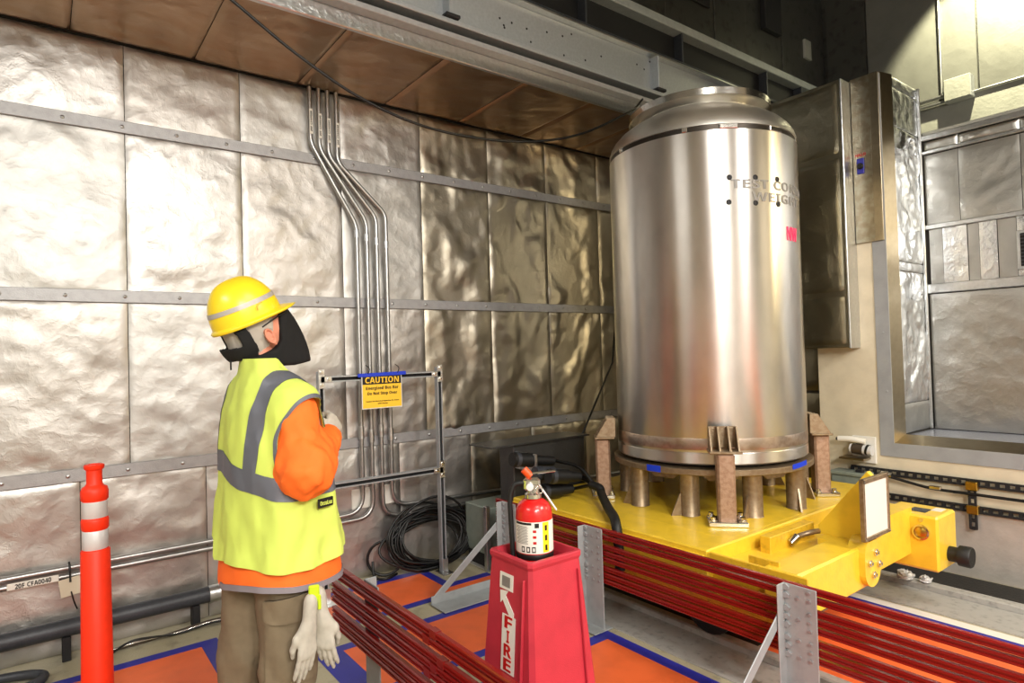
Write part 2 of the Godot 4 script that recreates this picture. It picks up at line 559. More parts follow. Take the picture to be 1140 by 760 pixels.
func strip(parent: Node, a: Vector3, b: Vector3, high: float, deep: float, nn: Vector3, every := 0.28) -> void:   # a riveted flat bar; a, b on its lower edge
	var d := (b - a)
	var bs := Basis(d.normalized(), Vector3.UP, d.normalized().cross(Vector3.UP))
	var o := part("clamp_strip", S().box((a + b) * 0.5 + Vector3.UP * high * 0.5 + nn * deep * 0.5, Vector3(d.length(), high, deep), 0.002, bs), mats.strip_steel, parent)
	var rv := S().lathe([Vector2(0.011, 0.0), Vector2(0.010, 0.004), Vector2(0.005, 0.007), Vector2(0.0005, 0.008)], 8).mesh()
	var t := 0.12
	while t < d.length():
		var r := part("rivet", rv, mats.conduit_steel, o)
		r.transform = Transform3D(Basis(d.normalized(), nn, d.normalized().cross(nn)), a + d.normalized() * t + Vector3.UP * high * 0.5 + nn * deep)
		t += every

func slab(lo: Vector3, hi: Vector3) -> Shape:
	return S().span(lo, hi, 0.0)

func build_shell() -> void:
	# the floor and what is painted and taped on it
	var fl := struct("floor", slab(Vector3(-4.2, -0.3, -4.5), Vector3(6.0, 0.0, 5.4)), mats.floor_beige, "beige painted concrete floor")
	var zone := func(x0: float, x1: float, z0: float, z1: float) -> void:
		part("painted_zone", slab(Vector3(x0, 0.0, z0), Vector3(x1, 0.0012, z1)), mats.floor_orange, fl)
	var tape := func(x0: float, x1: float, z0: float, z1: float) -> void:
		part("floor_tape", slab(Vector3(x0, 0.0, z0), Vector3(x1, 0.0024, z1)), mats.tape_blue, fl)
	zone.call(1.19, 2.5, -4.06, -3.5); tape.call(1.13, 2.2, -4.07, -4.0); tape.call(2.15, 2.215, -4.07, -3.66); tape.call(2.15, 2.52, -3.70, -3.635); tape.call(1.13, 2.52, -3.56, -3.50)
	part("bare_patch", slab(Vector3(2.215, 0.0, -4.06), Vector3(2.5, 0.0020, -3.70)), mats.floor_beige, fl)
	zone.call(1.19, 2.49, -3.27, -2.72); tape.call(1.13, 2.49, -3.30, -3.235); tape.call(1.13, 2.49, -2.76, -2.70); tape.call(1.13, 1.27, -3.235, -2.76); tape.call(2.44, 2.50, -3.56, -2.70)
	zone.call(1.19, 2.49, -2.48, 0.6); tape.call(1.13, 2.49, -2.49, -2.42); tape.call(2.42, 2.49, -2.42, 0.6); tape.call(1.13, 1.2, -2.42, 0.6)
	zone.call(-0.9, 0.70, -3.80, -2.2); tape.call(-0.9, 0.78, -3.86, -3.79); tape.call(0.69, 0.78, -3.79, -2.2)
	zone.call(2.93, 3.86, -1.85, 1.2)
	tape.call(3.88, 3.95, -1.95, 1.2)
	part("edge_line", slab(Vector3(3.95, 0.0, -1.95), Vector3(4.03, 0.0014, 1.2)), mats.white, fl)
	part("track_plate", slab(Vector3(2.54, 0.0, -4.1), Vector3(2.92, 0.006, 1.2)), mats.track_steel, fl)
	part("track_plate", slab(Vector3(4.05, 0.0, -4.1), Vector3(4.55, 0.006, 1.2)), mats.track_steel, fl)
	for x in [2.84, 4.40]:
		part("track_rail", S().span(Vector3(x - 0.03, 0.0, -4.1), Vector3(x + 0.03, 0.045, 1.2), 0.008), mats.track_steel, fl)
		part("track_groove", slab(Vector3(x + 0.035, 0.0, -4.1), Vector3(x + 0.075, 0.008, 1.2)), mats.track_dark, fl)
	part("track_groove", slab(Vector3(4.56, 0.0, -4.1), Vector3(4.82, 0.004, 1.2)), mats.track_dark, fl)
	part("track_groove", slab(Vector3(2.93, 0.0, -4.1), Vector3(3.85, 0.003, -1.86)), mats.track_dark, fl)

	# the foil wall: rows of panels between riveted strips
	var wl := struct("wall_left", slab(Vector3(-4.2, -0.05, -4.5), Vector3(5.3, 3.46, -4.225)), mats.backing, "foil-lined wall of quilted metallic panels")
	var rows := [[0.0, 0.93], [0.95, 1.925], [1.935, 2.905], [2.92, 3.405]]
	var n := 0
	var xs := [-1.49, -0.855, -0.22, 0.414, 1.049, 1.715, 2.353, 2.982, 3.608, 4.249, 4.97]
	for r in 4:
		for k in xs.size() - 1:
			n += 1
			var x0: float = xs[k]
			var x1: float = xs[k + 1]
			if r == 0:
				x0 -= 0.24
				x1 -= 0.24
			var mm: Material = mats["foil_%d" % (n * 7 % 3)]
			foil(Vector3(x0, rows[r][0], -4.2), Vector3(x1 - x0, 0, 0), Vector3(0, rows[r][1] - rows[r][0], 0), Vector3.BACK, mm if x0 < 2.2 else mats.foil_shiny, wl, n, 0.014 if x0 < 2.2 else 0.022, 0.022, 0.45 if x0 < 2.2 else 0.85, 0.85 if x0 < 2.2 else 0.55, 0.006, 0.3 if x0 < 2.2 else 0.85)
	foil(Vector3(-4.1, 0, -4.2), Vector3(2.6, 0, 0), Vector3(0, 3.4, 0), Vector3.BACK, mats.foil_1, wl, 90, 0.012, 0.1)
	for y in [0.918, 1.905, 2.885]:
		strip(wl, Vector3(-1.4, y, -4.196), Vector3(5.0, y, -4.196), 0.07, 0.012, Vector3.BACK)
	# low soffit of foil tinted brown for the orange floor it reflects
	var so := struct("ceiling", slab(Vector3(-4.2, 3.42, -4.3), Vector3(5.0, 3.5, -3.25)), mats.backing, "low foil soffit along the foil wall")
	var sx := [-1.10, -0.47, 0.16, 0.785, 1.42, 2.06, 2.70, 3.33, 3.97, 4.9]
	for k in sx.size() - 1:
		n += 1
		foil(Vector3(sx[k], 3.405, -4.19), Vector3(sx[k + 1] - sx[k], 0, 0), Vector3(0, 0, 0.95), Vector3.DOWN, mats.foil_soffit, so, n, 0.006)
	# dark foil behind the container, at the end of the foil wall
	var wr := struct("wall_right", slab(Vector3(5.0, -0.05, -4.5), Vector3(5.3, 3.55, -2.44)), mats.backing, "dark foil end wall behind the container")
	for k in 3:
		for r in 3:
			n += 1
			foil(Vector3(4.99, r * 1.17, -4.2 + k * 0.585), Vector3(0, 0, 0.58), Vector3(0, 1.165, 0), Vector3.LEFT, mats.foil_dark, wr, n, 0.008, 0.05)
	# the beige partition with the opening
	var wb := struct("wall_right", slab(Vector3(4.85, -0.05, -2.45), Vector3(5.0, 0.83, 5.2)), mats.beige_wall, "beige partition with a grey framed opening")
	part("pier", slab(Vector3(4.85, 0.83, -2.45), Vector3(4.97, 3.50, -1.93)), mats.beige_wall, wb)
	part("pier", slab(Vector3(4.85, 0.83, 0.7), Vector3(5.0, 7.6, 5.2)), mats.beige_wall, wb)
	part("kick_plate", S().span(Vector3(4.838, 0.0, -2.40), Vector3(4.852, 0.43, 5.2), 0.003), mats.kick_steel, wb)
	var fr := part("frame", S().span(Vector3(4.842, 0.735, -2.018), Vector3(4.853, 3.49, -1.925), 0.0).span(Vector3(4.842, 0.735, -1.925), Vector3(4.853, 0.832, 0.7), 0.0), mats.frame_grey, wb)
	var rv := S()
	rv.poly([Vector3(4.842, 0.83, -1.927), Vector3(4.842, 3.5, -1.927), Vector3(4.975, 3.5, -1.895), Vector3(4.975, 0.885, -1.895)], Vector3.BACK)
	rv.poly([Vector3(4.842, 0.83, -1.927), Vector3(4.975, 0.885, -1.895), Vector3(4.975, 0.885, 0.7), Vector3(4.842, 0.83, 0.7)], Vector3.UP)
	rv.poly([Vector3(4.975, 0.885, -1.895), Vector3(4.975, 0.885, 0.7), Vector3(4.975, 0.80, 0.7), Vector3(4.975, 0.80, -1.895)], Vector3.RIGHT)
	rv.poly([Vector3(4.975, 0.885, -1.895), Vector3(4.975, 3.5, -1.895), Vector3(4.975, 3.5, -1.96), Vector3(4.975, 0.885, -1.96)], Vector3.RIGHT)
	part("reveal", rv, mats.bronze_steel, fr)
	part("sill", S().span(Vector3(4.975, 0.80, -1.9), Vector3(5.5, 0.876, 0.7), 0.003), mats.sheet_plastic, wb)
	for h in [[2.70, -2.02], [1.62, -1.97], [1.20, -1.96]]:
		part("screw", S().lathe([Vector2(0.009, 0), Vector2(0.008, 0.004), Vector2(0.0005, 0.005)], 8, Transform3D(Basis(Vector3.UP, Vector3.LEFT, Vector3.BACK), Vector3(4.842, h[0], h[1]))), mats.frame_grey, wb)
	# jamb of the opening in bright foil
	var ja := struct("wall_jamb", slab(Vector3(4.98, 0.80, -2.05), Vector3(5.50, 3.50, -1.918)), mats.backing, "bright foil jamb of the framed opening")
	var jy := [0.885, 1.10, 2.07, 2.14, 3.13, 3.42, 3.50]
	for k in jy.size() - 1:
		n += 1
		foil(Vector3(4.978, jy[k], -1.905), Vector3(0.49, 0, 0), Vector3(0, jy[k + 1] - jy[k], 0), Vector3.BACK, mats.foil_bright if k > 0 else mats.foil_grey, ja, n, 0.022 if jy[k + 1] - jy[k] > 0.5 else 0.004, 0.018, 2.0, 1.6, 0.004, 0.2)
	part("corner_trim", S().span(Vector3(5.435, 0.885, -1.905), Vector3(5.452, 3.5, -1.885), 0.003), mats.galvanised_bright, ja)
	# the far wall in the opening and above
	var wf := struct("wall_far", slab(Vector3(5.49, -0.05, -2.4), Vector3(5.75, 3.16, 5.2)), mats.backing, "recess wall of galvanised and foil panels behind the opening")
	var zs := [-1.885, -1.66, -1.29, -0.92, -0.55, -0.18, 0.2]
	for k in zs.size() - 1:
		n += 1
		foil(Vector3(5.475, 2.44, zs[k]), Vector3(0, 0, zs[k + 1] - zs[k]), Vector3(0, 0.54, 0), Vector3.LEFT, mats.foil_grey, wf, n, 0.007, 0.022, 0.7, 1.5, 0.002)
		n += 1
		foil(Vector3(5.475, 3.005, zs[k]), Vector3(0, 0, zs[k + 1] - zs[k]), Vector3(0, 0.085, 0), Vector3.LEFT, mats.foil_grey, wf, n, 0.02, 0.02)
	for k in 3:
		n += 1
		foil(Vector3(5.475, 0.88, -1.885 + k * 0.72), Vector3(0, 0, 0.715), Vector3(0, 1.03, 0), Vector3.LEFT, mats.foil_grey, wf, n, 0.005, 0.022, 0.7, 1.5, 0.002)
	var gz := [-1.87, -1.78, -1.62, -1.55, -1.44, -1.33, -1.02, -0.7, -0.3, 0.2]
	for k in gz.size() - 1:
		n += 1
		foil(Vector3(5.475 - 0.006 * (k % 2), 1.985, gz[k]), Vector3(0, 0, gz[k + 1] - gz[k]), Vector3(0, 0.42, 0), Vector3.LEFT, mats.foil_grey if k % 2 == 0 else mats.foil_bright, wf, n, 0.003, 0.03, 0.7, 1.5, 0.001)
	for s in [[1.915, 0.07], [2.405, 0.035], [2.985, 0.025], [3.09, 0.04]]:
		part("flat_bar", S().span(Vector3(5.452, s[0], -1.89), Vector3(5.478, s[0] + s[1], 0.7), 0.004), mats.galvanised_bright, wf)
	part("wall_sheet", S().span(Vector3(5.474, 3.13, -1.89), Vector3(5.492, 3.16, 0.7), 0.003), mats.hall_white, wf)
	# the far wall of the hall above the partition
	var wg := struct("wall_far", slab(Vector3(7.57, 2.9, -3.9), Vector3(7.85, 7.6, 5.45)), mats.hall_cladding, "far hall wall above the partition with pale sheets")
	part("wall_sheet", S().span(Vector3(7.545, 3.418, -2.699), Vector3(7.570, 4.034, 0.969), 0.003), mats.hall_white, wg)  # kept white to stand for another lamp lighting this lower part
	part("wall_sheet", S().span(Vector3(7.540, 4.055, -2.076), Vector3(7.570, 6.186, 0.969), 0.003), mats.far_sheet, wg)
	part("wall_sheet", S().span(Vector3(7.548, 4.055, -3.114), Vector3(7.570, 6.186, -2.092), 0.003), mats.far_sheet, wg)
	part("wall_sheet", S().span(Vector3(7.552, 4.055, -3.570), Vector3(7.570, 6.186, -3.130), 0.003), mats.hall_cladding, wg)
	# the dark clad wall above the beams
	var wu := struct("wall_upper", slab(Vector3(-4.2, 3.51, -3.9), Vector3(7.6, 7.6, -3.62)), mats.hall_cladding, "dark metal clad wall above the steel beams")
	var ux := [2.1, 3.1, 3.95, 4.6, 5.35, 5.9, 6.6, 7.54]
	for k in ux.size() - 1:
		part("wall_sheet", S().span(Vector3(ux[k] + 0.004, 4.4, -3.62), Vector3(ux[k + 1] - 0.004, 5.5 + 0.14 * (k % 2), -3.60 - 0.006 * (k % 2)), 0.003), mats.hall_cladding, wu)
	part("wall_sheet", S().span(Vector3(4.95, 4.85, -3.60), Vector3(5.25, 5.1, -3.575), 0.004), mats.dark_steel, wu)
	part("wall_sheet", S().span(Vector3(6.18, 4.92, -3.60), Vector3(6.5, 5.7, -3.54), 0.004), mats.dark_steel, wu)
	part("cover_plate", S().span(Vector3(7.05, 4.84, -3.60), Vector3(7.19, 5.06, -3.57), 0.004), mats.hall_white, wu)
	# the rest of the hall, behind the camera
	struct("wall_side", slab(Vector3(-4.45, -0.05, -4.5), Vector3(-4.2, 7.6, 5.4)), mats.hall_grey, "grey hall wall to the left of the camera")
	struct("wall_back", slab(Vector3(-4.45, -0.05, 5.2), Vector3(7.85, 7.6, 5.45)), mats.hall_grey, "grey hall wall behind the camera")
	struct("ceiling", slab(Vector3(-4.45, 7.6, -4.5), Vector3(7.85, 7.85, 5.45)), mats.hall_grey, "grey hall ceiling")
	struct("floor", slab(Vector3(5.74, 2.75, -4.5), Vector3(7.85, 2.9, 5.45)), mats.hall_grey, "upper floor behind the recess wall")

# ------------------------------------------------------------------ beams overhead
func build_beams() -> void:
	var o := thing("edge_beam", "bright galvanised edge angle running along the foil soffit", "beam")
	part("angle", S().span(Vector3(-4.1, 3.36, -3.245), Vector3(5.0, 3.45, -3.215), 0.004), mats.galvanised_bright, o)
	part("flange", S().span(Vector3(-4.1, 3.45, -3.245), Vector3(5.0, 3.485, -3.14), 0.004), mats.strip_steel, o)
	part("upper_flange", S().span(Vector3(-4.1, 3.53, -3.245), Vector3(5.0, 3.56, -3.13), 0.004), mats.galvanised, o)
	part("rear_web", S().span(Vector3(-4.1, 3.48, -3.26), Vector3(5.0, 3.54, -3.225), 0.003), mats.dark_steel, o)
	o = thing("girder", "galvanised web girder with stiffeners above the soffit edge", "beam")
	part("web", S().span(Vector3(-4.1, 3.563, -3.235), Vector3(5.3, 3.862, -3.215), 0.003), mats.galvanised, o)
	part("top_flange", S().span(Vector3(-4.1, 3.862, -3.26), Vector3(5.3, 3.878, -3.16), 0.004), mats.galvanised_bright, o)
	for x in [0.08, 1.995, 3.905]:
		part("stiffener", S().span(Vector3(x - 0.012, 3.562, -3.218), Vector3(x + 0.012, 3.85, -3.135), 0.003), mats.galvanised, o)
		part("cleat", S().span(Vector3(x - 0.05, 3.563, -3.2), Vector3(x + 0.05, 3.585, -3.11), 0.004), mats.dark_steel, o)
	for k in 22:
		var p := Vector3(rng.randf_range(1.7, 3.9), rng.randf_range(3.63, 3.83), -3.216)
		part("bolt_hole", S().lathe([Vector2(0.009, 0.0), Vector2(0.006, 0.004), Vector2(0.0005, 0.004)], 7, Transform3D(Basis(Vector3.RIGHT, Vector3.BACK, Vector3.DOWN), p)), mats.black, o)
	o = thing("crane_beam", "dark crane beam with flanges coloured as lit crossing high above the container", "beam")
	part("web", S().span(Vector3(-4.1, 4.07, -3.52), Vector3(7.5, 4.34, -3.50), 0.002), mats.dark_steel, o)
	part("bottom_flange", S().span(Vector3(-4.1, 4.045, -3.60), Vector3(7.5, 4.07, -3.40), 0.004), mats.pipe_dark, o)
	part("top_flange", S().span(Vector3(-4.1, 4.34, -3.60), Vector3(7.5, 4.415, -3.40), 0.006), mats.bracket_grey, o)  # light on the flange edge is put into this paler grey
	for x in [2.3, 3.4, 4.58, 5.94, 6.62]:
		part("stiffener", S().span(Vector3(x - 0.010, 4.07, -3.50), Vector3(x + 0.010, 4.34, -3.41), 0.003), mats.pipe_dark, o)
	tag(part("hanging_cable", S().tube(smooth_path([Vector3(0.50, 3.40, -3.1), Vector3(0.748, 3.257, -3.1), Vector3(1.048, 3.081, -3.1), Vector3(1.378, 2.937, -3.1), Vector3(1.755, 2.858, -3.1), Vector3(2.19, 2.862, -3.1), Vector3(2.619, 2.928, -3.1), Vector3(3.028, 3.059, -3.1), Vector3(3.494, 3.302, -3.1), Vector3(3.62, 3.38, -3.14), Vector3(3.7, 3.46, -3.14)]), 0.008, 8), mats.cable_black), "thin black cable sagging below the foil soffit", "cable")

# ------------------------------------------------------------------ on the right wall
func build_right() -> void:
	var o := thing("foil_cabinet", "tall dark foil clad box hanging beside the container", "wall box")
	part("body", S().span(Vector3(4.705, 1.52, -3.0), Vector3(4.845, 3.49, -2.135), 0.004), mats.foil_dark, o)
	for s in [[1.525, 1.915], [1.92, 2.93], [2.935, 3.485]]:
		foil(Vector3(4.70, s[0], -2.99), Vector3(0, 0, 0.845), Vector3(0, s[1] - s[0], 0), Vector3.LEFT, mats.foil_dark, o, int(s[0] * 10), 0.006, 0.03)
	part("edge_trim", S().span(Vector3(4.696, 1.515, -2.142), Vector3(4.85, 3.49, -2.128), 0.003), mats.galvanised_bright, o)
	o = thing("wall_panel", "tan stainless cover panel between the dark box and the opening", "panel")
	part("sheet", S().span(Vector3(4.832, 2.283, -2.125), Vector3(4.849, 3.505, -1.935), 0.003), mats.stainless_panel, o)
	part("patch", S().span(Vector3(4.826, 2.283, -1.99), Vector3(4.834, 3.50, -1.93), 0.002), mats.bronze_steel, o)
	o = thing("selector_switch", "black knob switch on a blue plate on the tan panel", "switch")
	part("plate", S().span(Vector3(4.822, 2.79, -2.095), Vector3(4.833, 2.905, -2.045), 0.003), mats.tape_blue, o)
	part("knob", S().lathe([Vector2(0.022, 0), Vector2(0.022, 0.014), Vector2(0.016, 0.022), Vector2(0.0005, 0.022)], 14, Transform3D(Basis(Vector3.UP, Vector3.LEFT, Vector3.BACK), Vector3(4.822, 2.845, -2.068))), mats.black, o)
	words("lettering", "HALO", 0.022, mats.red_print, o, Transform3D(Basis(Vector3.UP, -PI / 2), Vector3(4.831, 2.932, -2.07)))
	# slotted channels
	var slotted := func(called: String, label: String, a: Vector3, b: Vector3, high: float, pitch: float, wide: Vector3) -> void:
		var d := b - a
		var L := d.length()
		var e := d / L
		var bs := Basis(e, wide, e.cross(wide))
		var mid := (a + b) * 0.5
		var s := S().box(mid + wide * high * 0.36, Vector3(L, high * 0.28, 0.018), 0.002, bs).box(mid - wide * high * 0.36, Vector3(L, high * 0.28, 0.018), 0.002, bs)
		var t := 0.0
		while t < L:
			s.box(a + e * (t + 0.008), Vector3(pitch * 0.42, high * 0.5, 0.016), 0.0, bs)
			t += pitch
		tag(part(called, s, mats.dark_steel), label, "channel", "slotted steel channels on the beige wall")
	slotted.call("slotted_channel", "upper slotted steel channel running along the beige wall", Vector3(4.828, 0.622, -2.22), Vector3(4.828, 0.622, 0.5), 0.048, 0.052, Vector3.UP)
	slotted.call("slotted_channel", "lower slotted steel channel behind the yellow end box", Vector3(4.826, 0.452, -2.0), Vector3(4.826, 0.452, 0.5), 0.048, 0.052, Vector3.UP)
	slotted.call("slotted_channel", "short upright slotted channel crossing the two level ones", Vector3(4.807, 0.325, -1.458), Vector3(4.807, 0.60, -1.458), 0.045, 0.05, Vector3.BACK)
	for y in [0.605, 0.452]:
		tag(part("channel_clip", S().span(Vector3(4.788, y - 0.028, -1.49), Vector3(4.832, y + 0.028, -1.425), 0.004), mats.brass), "%s brass coloured clip on the upright slotted channel" % ("upper" if y > 0.5 else "lower"), "clip", "clips on the slotted channel")
	o = thing("wall_cable", "black cable drooping under the upper slotted channel", "cable")
	part("cable", S().tube(smooth_path([Vector3(4.80, 0.60, -2.02), Vector3(4.79, 0.60, -1.95), Vector3(4.80, 0.575, -1.82), Vector3(4.80, 0.555, -1.68), Vector3(4.80, 0.553, -1.45), Vector3(4.80, 0.553, -1.1), Vector3(4.80, 0.555, 0.4)]), 0.010, 8), mats.cable_black, o)
	part("cable_tie", S().span(Vector3(4.785, 0.552, -1.70), Vector3(4.815, 0.575, -1.63), 0.004), mats.chrome, o)
	part("connector", S().rod(Vector3(4.80, 0.612, -2.0), Vector3(4.80, 0.606, -1.93), 0.022, 12), mats.chrome, o)
	o = thing("wall_valve", "small white valve assembly on a wall plate beside the opening", "valve")
	part("plate", S().span(Vector3(4.83, 0.67, -2.21), Vector3(4.85, 0.865, -2.045), 0.004), mats.white, o)
	part("barrel", S().rod(Vector3(4.79, 0.775, -2.20), Vector3(4.79, 0.77, -2.05), 0.036, 16), mats.reflector_white, o)
	part("ring", S().rod(Vector3(4.79, 0.775, -2.185), Vector3(4.79, 0.772, -2.11), 0.038, 16), mats.wire_brown, o)
	part("ring", S().rod(Vector3(4.79, 0.775, -2.09), Vector3(4.79, 0.772, -2.075), 0.039, 16), mats.black, o)
	part("arm", S().tube(fillet([Vector3(4.80, 0.83, -2.10), Vector3(4.78, 0.845, -2.2), Vector3(4.77, 0.84, -2.28)], 0.03), 0.022, 10), mats.white, o)
	part("nozzle", S().rod(Vector3(4.77, 0.84, -2.28), Vector3(4.768, 0.84, -2.295), 0.012, 10), mats.black, o)
	part("shelf", S().span(Vector3(4.72, 0.70, -2.26), Vector3(4.85, 0.716, -2.08), 0.003), mats.bronze_steel, o)
	o = thing("junction_box", "grey green junction box low on the beige wall", "box")
	part("body", S().span(Vector3(4.70, 0.36, -2.31), Vector3(4.835, 0.585, -2.10), 0.006), mats.box_green, o)
	part("lid", S().span(Vector3(4.69, 0.585, -2.32), Vector3(4.838, 0.612, -2.06), 0.005), mats.box_green, o)
	part("latch", S().span(Vector3(4.73, 0.61, -2.15), Vector3(4.77, 0.63, -2.10), 0.004), mats.dark_steel, o)
	# on the far wall
	o = thing("pull_box", "grey pull box on the far wall above the foil opening", "box")
	part("body", S().span(Vector3(7.430, 3.986, -2.353), Vector3(7.545, 4.214, -2.117), 0.005), mats.frame_grey, o)
	part("cover", S().span(Vector3(7.418, 3.993, -2.346), Vector3(7.430, 4.207, -2.124), 0.003), mats.hall_white, o)
	tag(part("wall_conduit", S().rod(Vector3(7.500, 4.076, -3.183), Vector3(7.500, 4.076, -2.339), 0.022, 12), mats.conduit_steel), "upper level conduit entering the grey pull box", "conduit", "conduits at the pull box")
	tag(part("wall_conduit", S().rod(Vector3(7.500, 4.013, -3.183), Vector3(7.500, 4.013, -2.339), 0.022, 12), mats.conduit_steel), "lower level conduit entering the grey pull box", "conduit", "conduits at the pull box")
	tag(part("wall_conduit", S().rod(Vector3(7.530, 4.096, -2.401), Vector3(7.530, 6.601, -2.401), 0.015, 10), mats.conduit_steel), "thin upright conduit rising beside the light patch on the far wall", "conduit")
	tag(part("wall_conduit", S().rod(Vector3(7.530, 4.044, -2.117), Vector3(7.530, 4.044, 0.830), 0.016, 10), mats.conduit_steel), "thin level conduit leaving the pull box to the right", "conduit")
	tag(part("wall_conduit", S().rod(Vector3(7.520, 4.110, -3.266), Vector3(7.520, 4.442, -3.266), 0.022, 10), mats.conduit_steel), "short conduit stub above the tan panel", "conduit")
	o = thing("wall_vent", "small dark louvred vent at the right edge of the opening", "vent")
	part("frame", S().span(Vector3(5.44, 2.03, -1.325), Vector3(5.47, 2.30, -1.02), 0.004), mats.galvanised_bright, o)
	part("recess", S().span(Vector3(5.436, 2.05, -1.305), Vector3(5.442, 2.28, -1.04), 0.002), mats.black, o)
	for k in 9:
		part("slat", S().box(Vector3(5.43, 2.065 + k * 0.025, -1.172), Vector3(0.014, 0.004, 0.26), 0.0, Basis(Vector3.BACK, 0.5)), mats.pipe_dark, o)
	# lamp that makes the bright patch on the far wall
	o = thing("wall_lamp", "wall lamp above the frame throwing a cone on the far wall", "lamp", Vector3(6.75, 5.55, -1.75))
	part("housing", S().lathe([Vector2(0.05, 0.16), Vector2(0.11, 0.0), Vector2(0.105, 0.0), Vector2(0.045, 0.15), Vector2(0.0005, 0.15)], 20), mats.dark_steel, o)
	part("bulb", S().lathe([Vector2(0.0005, 0.02), Vector2(0.035, 0.04), Vector2(0.045, 0.08), Vector2(0.03, 0.12), Vector2(0.0005, 0.14)], 14), mats.lamp_face, o)
	var sp := SpotLight3D.new()
	sp.name = "lamp_light"
	sp.light_energy = 16.0
	sp.light_color = Color(1.0, 0.97, 0.80)
	sp.spot_angle = 34.0
	sp.spot_angle_attenuation = 0.35
	sp.spot_range = 20.0
	sp.spot_attenuation = 2.0
	sp.light_size = 0.04
	sp.shadow_enabled = true
	sp.position = Vector3(0, -0.02, 0)
	o.add_child(sp, true)
	sp.look_at_from_position(Vector3(6.75, 5.53, -1.75), Vector3(7.57, 4.50, -2.0))

# ------------------------------------------------------------------ along the foil wall
func unistrut(L: float, slot_dir: Vector3, along: Vector3, from: Vector3, s: Shape) -> Shape:    # a lipped channel with its slot towards slot_dir
	var side := along.cross(slot_dir)
	var bs := Basis(along, side, slot_dir)
	if bs.determinant() < 0.0:
		side = -side
		bs = Basis(along, side, slot_dir)
	var mid := from + along * L * 0.5
	s.box(mid - slot_dir * 0.019, Vector3(L, 0.041, 0.003), 0.001, bs)
	for k in [-1.0, 1.0]:
		s.box(mid + side * 0.019 * k, Vector3(L, 0.003, 0.041), 0.001, bs)
		s.box(mid + side * 0.0150 * k + slot_dir * 0.019, Vector3(L, 0.010, 0.003), 0.001, bs)
	return s

